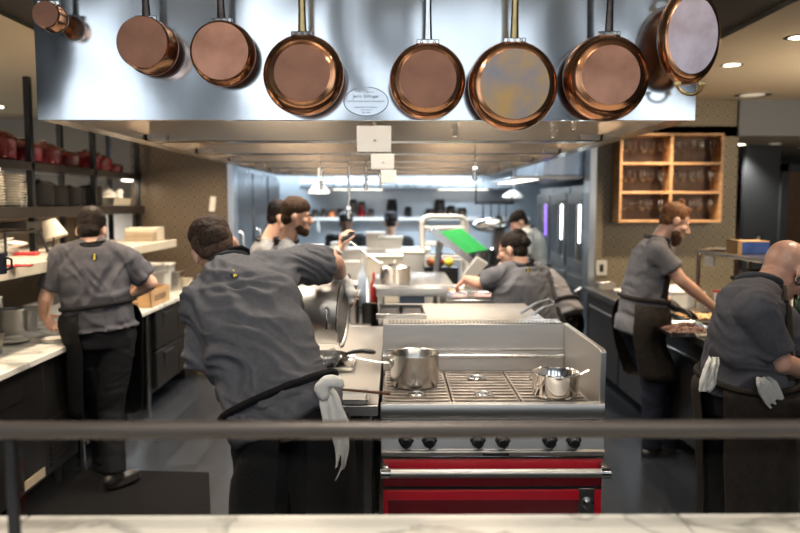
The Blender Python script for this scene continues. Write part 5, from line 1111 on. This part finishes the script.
            if st == 'updo': E((0, -.05, -.02), (.070, .062, .060)); E((0, -.112, .03), (.042, .036, .042)); E((0, -.07, .105), (.040, .042, .032)); E((.02, -.085, .075), (.028, .045, .05))
            lk = remesh(b, .007, 2, disp=lambda p: .0035 * noise.noise(p * 70) + .003 * noise.noise(p * 25)); link(lk, 'hair', hc, root, off)
            ebm = g('brow', hc)
            for x in (-1, 1): MB().tube([s.P(x * .016, .0935, .020), s.P(x * .032, .0905, .0255), s.P(x * .048, .078, .021)], [.0045 * hs, .005 * hs, .003 * hs], 6).build('eyebrow', ebm, root)
        if g('beard'):
            b = MB(); E = lambda c, a: b.ell(s.P(*c), r * a[0] * hs, f * a[1] * hs, u * a[2] * hs)
            E((0, .044, -.092), (.049, .050, .034)); E((0, .066, -.105), (.034, .032, .030 if g('beard') != 'long' else .05))
            for x in (-1, 1): E((x * .046, .026, -.072), (.015, .034, .030))
            E((0, .094, -.047), (.026, .010, .0065))
            link(remesh(b, .007, 2, disp=lambda p: .003 * noise.noise(p * 80)), 'beard', g('beardm', hc), root, off)
        if g('cap'):
            b = MB(); cc = s.P(0, -.012, .052); b.lathe([(.092, 0), (.093, .05), (.088, .082), (.06, .098), (.001, .10)], cc, u, 26); b.build('cap', g('cap'), root)
        if g('glasses'):
            q = MB()
            for x in (-1, 1): q.tube([s.P(x * .034 + .022 * math.cos(a), .099, .002 + .017 * math.sin(a)) for a in [w_ * 6.28318 / 14 for w_ in range(14)]], .0024, 6, True); q.tube([s.P(x * .056, .098, .006), s.P(x * .075, .05, .010), s.P(x * .083, -.01, .012)], .0024, 6)
            q.tube([s.P(-.012, .100, .006), s.P(.012, .100, .006)], .0022, 6); q.build('glasses', 'black_plastic', root)
        for sd in 'LR':
            if g('glove' + sd):
                b = MB(); wr = J['wr' + sd]; s.hand(b, wr, *g('hand' + sd), **dict(g('hk' + sd, {}), inf=.003)); dd = (wr - J['el' + sd]).normalized(); b.cap(wr - dd * .07, wr, .036, .034, False, True); link(remesh(b, .006, 2), 'glove', 'glove', root, off)
        return root

SK = 'skin'
# the front chef, seen from behind, tipping the pot
fc = Person('stocky chef in grey shirt seen from behind, leaning right to tip a stockpot',
    J=dict(pelvis=at(287, 417, 2.62), chest=at(250, 322, 2.74), neck=at(230, 268, 2.90), head=at(215, 250, 2.96), shL=at(203, 303, 2.72), shR=at(282, 266, 2.98),
           elL=at(206, 362, 2.72), wrL=at(255, 372, 2.95), elR=at(334, 263, 3.18), wrR=at(341, 279, 3.38)),
    face=(-.28, .93, -.30), up=(-.42, .25, .88), W=1.03, D=1.14, S=1.04, arm=.98, hs=1.06, hair='hair_fade', hst='fade', skin='skin_ruddy', amp=.0115, ff=19, faxis=(.45, .2, 1), seed=3.1, vox=.007,
    handL=((.9, .5, -.2), (0, .3, -1), (0, 1, .3)), handR=((.35, .6, -.7), (-.2, -.3, -1), (-.8, .3, .1)), hkR=dict(curl=(.35, .5, .4)), apron='apron', apron_w=168, belt=.14, skirt_top=-.05, apron_hem=.34, hem=-.06, logo=True, logo_t=.76, logo_x=-.05, sleeve=.76, sleeveL=1.06, cuff=.076, hipax=(1, .08, 0))
fc.build()
# the left chef
lc2 = Person('dark-haired chef at the left marble counter seen from behind, black apron',
    J=dict(pelvis=at(102, 330, 4.42), chest=at(95, 285, 4.42), neck=at(93, 246, 4.42), head=at(92, 231, 4.48), shL=at(63, 258, 4.40), shR=at(122, 256, 4.46),
           elL=at(46, 297, 4.38), wrL=at(44, 316, 4.55), elR=at(151, 283, 4.52), wrR=at(133, 295, 4.75), anL=(-1.88, 4.64, .085), anR=(-1.70, 4.36, .11), knL=(-1.86, 4.58, .50), knR=(-1.74, 4.44, .48)),
    face=(-.05, .95, -.32), W=1.05, D=1.05, hair='hair_dark', hst='thick', amp=.008, ff=10, faxis=(1, .1, .35), seed=8.2, handL=((.25, .55, -.8), (.8, -.2, .1), (.2, .8, .4)), hkL=dict(curl=(.7, .8, .5)), handR=((-.7, .5, -.3), (.1, .2, -1), (.5, .8, .3)),
    apron='apron', apron_w=118, apron_rot=42, belt=.37, skirt_inf=.022, apron_hem=.40, hem=0.02, flare=.02, shirt='shirt_dark', logo=True, logo_t=.90, logo_x=.03, sleeve=.80, footL=(-.5, .6, 0), footR=(.45, .75, 0), hipax=(1, .1, 0))
lc2.build()
# bun-haired chef on the right
bc2 = Person('ginger chef with a top bun and black glove leaning over the right counter',
    J=dict(pelvis=at(640, 322, 5.02), chest=at(648, 270, 5.02), neck=at(657, 241, 5.02), head=at(675, 222, 5.0), shR=at(658, 252, 4.84), shL=at(664, 252, 5.22),
           elR=at(681, 280, 4.80), wrR=at(713, 307, 4.92), elL=at(657, 295, 5.22), wrL=at(676, 308, 5.16), anR=at(652, 448, 4.95), anL=at(672, 446, 5.15)),
    face=(.86, -.10, -.42), up=(.4, 0, .9), hipax=(.2, -1, 0), W=.95, hs=1.0, skin='skin', hair='hair_ginger', hst='bun', beard='long', beardm='beard_brown', amp=.007, ff=12, faxis=(.4, 0, 1), seed=2.2, fwd=(1, .2, 0), trousers='trousers_navy',
    handR=((.8, .3, -.4), (0, .2, -1), (.1, .9, .1)), handL=((.9, -.1, -.35), (.1, 0, -1), (.2, -.8, .2)), hkL=dict(curl=(.25, .35, .3)), gloveL=True, apron='apron_brown', apron_w=138, belt=.30, apron_hem=.52, hem=-.10, skirt_inf=.024, sleeve=.62)
bc2.build()
# bald chef nearest on the right
bd = Person('bald chef with ear plug and tattooed forearm, nearest on the right',
    J=dict(pelvis=at(745, 396, 2.98), chest=at(748, 330, 2.96), neck=at(757, 286, 3.03), head=at(785, 271, 3.06), shR=at(755, 310, 2.82), shL=at(766, 300, 3.22),
           elR=at(781, 363, 2.80), wrR=at(818, 377, 3.02), elL=at(800, 360, 3.25), wrL=at(835, 375, 3.2)),
    face=(.72, .34, -.60), up=(.5, .2, .8), hipax=(.35, -.94, 0), W=1.0, D=1.05, S=1.0, hs=1.05, arm=1.02, skin='skin_ruddy', shirt='shirt_dark', amp=.008, ff=11, seed=4.7, fwd=(.94, .35, 0), vox=.007,
    handR=((.9, .2, -.3), (0, .2, -1), (-.1, .9, .2)), handL=((.9, 0, -.3), (0, 0, -1), (.2, -.9, 0)), tattoos=(('elR', 'wrR'),), neck_tat=(.01, -.06, .03), apron='apron_brown', apron_w=165, belt=.20, apron_hem=.30, hem=.0, skirt_inf=.016, sleeve=.84, cuff=.076, logo=True, logo_t=.82)
bd.build()
h, f, u, r, hs = bd.hf
er = MB().tube([bd.P(.092, -.015 + .016 * math.cos(a), -.045 + .016 * math.sin(a)) for a in [q * 6.28318 / 18 for q in range(18)]], .0045, 8, True); er.build('earring', 'steel_dark', bd.t)
# bearded man and the man behind him, mid left
bm_ = Person('bearded man with brown swept hair in profile, holding up a small black tool',
    J=dict(pelvis=at(276, 330, 5.35), chest=at(281, 277, 5.3), neck=at(286, 243, 5.25), head=at(297, 217, 5.2), shR=at(288, 254, 5.05), shL=at(288, 254, 5.5), elR=at(325, 265, 5.02), wrR=at(341, 248, 5.02), elL=at(310, 280, 5.5), wrL=at(335, 275, 5.5)),
    face=(.95, .05, -.10), up=(.1, 0, 1), hipax=(.05, -1, 0), hair='hair_brown', hst='thick', beard='short', shirt='shirt_light', amp=.006, seed=1.3, fwd=(1, 0, 0), handR=((.15, .1, 1), (.8, .3, -.2), (.5, -.6, .3)), hkR=dict(curl=(.6, .8, .5)), handL=((1, 0, -.2), (0, 0, -1), (0, -1, 0)), apron='apron', sleeve=.55, W=1.0, vox=.009)
bm_.build()
ww_ = bm_.J['wrR']; wd_ = (bm_.J['wrR'] - bm_.J['elR']).normalized(); wa_ = wd_.orthogonal().normalized(); wb_ = wd_.cross(wa_); MB().tube([ww_ - wd_ * .02 + (wa_ * math.cos(q * .4488) + wb_ * math.sin(q * .4488)) * .031 for q in range(14)], .008, 8, True).build('wristband', 'paper', bm_.t)
bh_ = Person('dark-haired man mostly hidden behind the bearded man, grey shirt',
    J=dict(pelvis=at(255, 325, 5.95), chest=at(259, 275, 5.9), neck=at(266, 243, 5.9), head=at(281, 218, 5.9), shR=at(266, 252, 5.7), shL=at(270, 252, 6.1), elR=at(285, 280, 5.68), wrR=at(312, 277, 5.8), elL=at(290, 280, 6.1), wrL=at(312, 277, 6.1)),
    face=(.95, .15, -.15), up=(.1, 0, 1), hipax=(.1, -1, 0), hair='hair_dark', hst='thick', shirt='shirt_light', amp=.006, seed=6.3, fwd=(1, 0, 0), handR=((1, 0, -.2), (0, 0, -1), (0, 1, 0)), handL=((1, 0, -.2), (0, 0, -1), (0, -1, 0)), apron='apron', sleeve=.6, vox=.010)
bh_.build()
# woman with glasses
wg_ = Person('woman with glasses and clipped dark hair in grey, reaching left over the cold rail',
    J=dict(pelvis=at(536, 350, 5.02), chest=at(522, 300, 5.0), neck=at(521, 267, 5.02), head=at(512, 250, 5.06), shL=at(497, 277, 4.95), shR=at(540, 274, 5.12), elL=at(481, 284, 5.02), wrL=at(466, 279, 5.22), elR=at(550, 310, 5.2), wrR=at(520, 305, 5.38), anL=(.88, 4.98, .085), anR=(1.08, 5.02, .085)),
    face=(-.80, .45, -.28), up=(-.15, .1, 1), hipax=(.97, .25, 0), W=1.12, D=1.15, hs=.98, hair='hair_dark', hst='updo', glasses=True, amp=.006, seed=5.5, ff=11, fwd=(-.3, .95, 0), handL=((-.55, .5, -.55), (.1, .2, -1), (.4, .8, .2)), hkL=dict(curl=(.4, .5, .4)), handR=((-.6, .6, -.3), (0, 0, -1), (-.4, -.4, 0)), apron='apron', apron_w=150, sleeve=.72, logo=True, logo_t=.95, logo_x=-.03, vox=.008)
wg_.build()
hb_ = Person('person in grey shirt bending down behind the woman with glasses',
    J=dict(pelvis=at(561, 312, 5.95), chest=at(548, 290, 6.05), neck=at(537, 278, 6.12), head=at(527, 274, 6.2), shL=at(536, 290, 5.95), shR=at(548, 276, 6.28), elL=at(528, 315, 6.1), wrL=at(515, 300, 6.25), elR=at(540, 300, 6.42), wrR=at(522, 300, 6.48)),
    face=(-.8, .4, -.45), up=(-.3, .2, .9), hipax=(.6, .8, 0), hair='hair_dark', amp=.006, seed=9.5, fwd=(-.8, .6, 0), handL=((-1, .2, -.2), (0, 0, -1), (0, 1, 0)), handR=((-1, .2, -.2), (0, 0, -1), (0, -1, 0)), apron='apron', vox=.010)
hb_.build()
# far cooks
c1_ = Person('far cook in black cap and dark shirt facing the camera, left one',
    J=dict(pelvis=at(346, 278, 9.6), chest=at(346, 254, 9.6), neck=at(346, 237, 9.58), head=at(346, 224, 9.52), shL=at(362, 239, 9.6), shR=at(331, 239, 9.6), elL=at(361, 264, 9.5), wrL=at(355, 272, 9.32), elR=at(328, 266, 9.5), wrR=at(338, 272, 9.32)),
    face=(.15, -.95, -.2), hipax=(-1, 0, 0), skin='skin_dark', shirt='shirt_black', hair='hair_dark', cap='shirt_black', fwd=(0, -1, 0), handL=((-.5, -.8, 0), (0, 0, -1), (0, 0, 1)), handR=((.5, -.8, 0), (0, 0, -1), (0, 0, 1)), vox=.012); c1_.build()
c2_ = Person('far cook with black cap and dark shirt seen from behind, right one',
    J=dict(pelvis=at(389, 280, 9.6), chest=at(389, 256, 9.6), neck=at(390, 238, 9.6), head=at(391, 224, 9.62), shL=at(372, 241, 9.6), shR=at(408, 241, 9.6), elL=at(374, 266, 9.66), wrL=at(378, 276, 9.8), elR=at(411, 268, 9.66), wrR=at(402, 276, 9.8)),
    face=(0, .95, -.25), hipax=(1, 0, 0), skin='skin', shirt='shirt_black', hair='hair_dark', cap='shirt_black', fwd=(0, 1, 0), handL=((.5, .8, 0), (0, 0, -1), (0, 0, 1)), handR=((-.5, .8, 0), (0, 0, -1), (0, 0, 1)), vox=.012); c2_.build()
c3_ = Person('far bearded cook in a white coat bending over, right of centre',
    J=dict(pelvis=at(534, 272, 8.3), chest=at(533, 246, 8.3), neck=at(527, 230, 8.28), head=at(519, 223, 8.25), shL=at(526, 236, 8.1), shR=at(533, 235, 8.5), elL=at(524, 258, 8.05), wrL=at(510, 262, 8.2), elR=at(520, 258, 8.5), wrR=at(508, 262, 8.4)),
    face=(-.80, -.1, -.5), up=(-.4, 0, .9), hipax=(-.1, 1, 0), shirt='shirt_white', collar='shirt_white', hair='hair_dark', hst='thick', beard='long', fwd=(-1, 0, 0), handL=((-1, 0, -.2), (0, 0, -1), (0, 1, 0)), handR=((-1, 0, -.2), (0, 0, -1), (0, -1, 0)), apron='apron', vox=.011); c3_.build()

# things the people hold or wear tucked in
def drape(name, pts, widths, th, m, label, group=None, seed=0, amp=.016, dirx=V((1, 0, 0))):
    """a hanging cloth, gathered into lengthwise folds"""
    pts = [V(p) for p in pts]; P_, W_ = [], []; N = 4 * (len(pts) - 1)
    for i in range(N + 1):
        f = i / 4; a = min(int(f), len(pts) - 2); f -= a; P_.append(pts[a].lerp(pts[a + 1], f)); W_.append(widths[a] * (1 - f) + widths[a + 1] * f)
    rows = []; n = 25; dirx = V(dirx).normalized(); dn = V((dirx.y, -dirx.x, 0))
    for i, (p, w_) in enumerate(zip(P_, W_)):
        row = []
        for k in range(n):
            f = k / (n - 1) - .5; ph = noise.noise(V((f * 3, i * .18, seed))) * 2.2
            row.append(p + dirx * (w_ * f + .006 * noise.noise(V((k * .3, i * .3, seed + 5)))) + dn * (amp * math.sin(f * 17 + seed + ph) * (.6 + .4 * math.sin(i * .2 + seed))) + V((0, 0, .010 * noise.noise(V((k * .35, 3.3, seed))))))
        rows.append(row + [q - dn * th for q in reversed(row)])
    return tag(MB().rings(rows).build(name, m, None, ang=75), label, 'towel', group)
def blob_cloth(name, bl, m, label, cat='cloth', seed=0, amp=.006, f=38):
    q = MB()
    for c, a in bl: q.ell(c, (a[0], 0, 0), (0, a[1], 0), (0, 0, a[2]))
    me = remesh(q, .006, 3, disp=lambda p: amp * (1 - 3 * abs(noise.noise(p * f + V((seed, 0, 0)))))); o = link(me, name, m, None, V((0, 0, 0))); return tag(o, label, cat)
dy = 2.50
q = MB(); p0 = at(323, 392, dy)
drape('towel', [at(322, 386, dy), at(327, 392, dy - .01), at(331, 405, dy - .015), at(336, 425, dy - .015), at(338, 445, dy - .01), at(337, 465, dy), at(333, 480, dy), at(331, 488, dy)], [.045, .060, .075, .085, .075, .062, .035, .012], .022, 'towel', 'white towel hanging from the front chef\'s apron tie on the right', None, 3)
q = MB()
for px, py, rr in ((321, 388, .026), (326, 383, .026), (332, 381, .024), (338, 382, .02), (341, 385, .015), (323, 394, .024)): q.sph(at(px, py, dy - .01), rr)
me = remesh(q, .007, 4, disp=lambda p: .004 * noise.noise(p * 40)); o = link(me, 'knotted_towel', 'towel', None, V((0, 0, 0))); tag(o, 'twisted white towel end tucked over the front chef\'s apron tie', 'towel')
q = MB()
for px, py, rr, yy in ((336, 282, .035, 3.30), (342, 282, .038, 3.33), (347, 286, .036, 3.35), (350, 293, .028, 3.33), (351, 301, .018, 3.33)): q.sph(at(px, py, yy), rr)
me = remesh(q, .007, 4, disp=lambda p: .005 * noise.noise(p * 30)); o = link(me, 'pot_cloth', 'towel', None, V((0, 0, 0))); tag(o, 'white cloth padding the front chef\'s hand on the tilted stockpot', 'cloth')
drape('towel', [at(714, 357, 2.80), at(713, 364, 2.785), at(710, 373, 2.785), at(708, 383, 2.79), at(705, 391, 2.80)], [.035, .05, .055, .06, .05], .012, 'towel', 'small white towel tucked at the back of the bald chef\'s apron', None, 7, .014, V((1, -.4, 0)))
drape('towel', [at(764, 378, 2.76), at(768, 384, 2.75), at(771, 392, 2.75), at(775, 402, 2.755), at(780, 408, 2.76)], [.055, .085, .095, .09, .085], .012, 'towel_grey', 'folded grey-white towel hanging at the bald chef\'s hip', None, 9, .012, V((1, .15, 0)))
t = thing('hand_tool', 'small black and steel tool in the bearded man\'s raised hand', 'kitchen tool', at(345, 238, 5.0)); MB().cyl(at(341, 241, 5.0), at(349, 236, 5.0), .016).build('body', 'black_plastic', t); MB().sph(at(343, 235.5, 4.99), .012).build('tip', 'chrome', t)
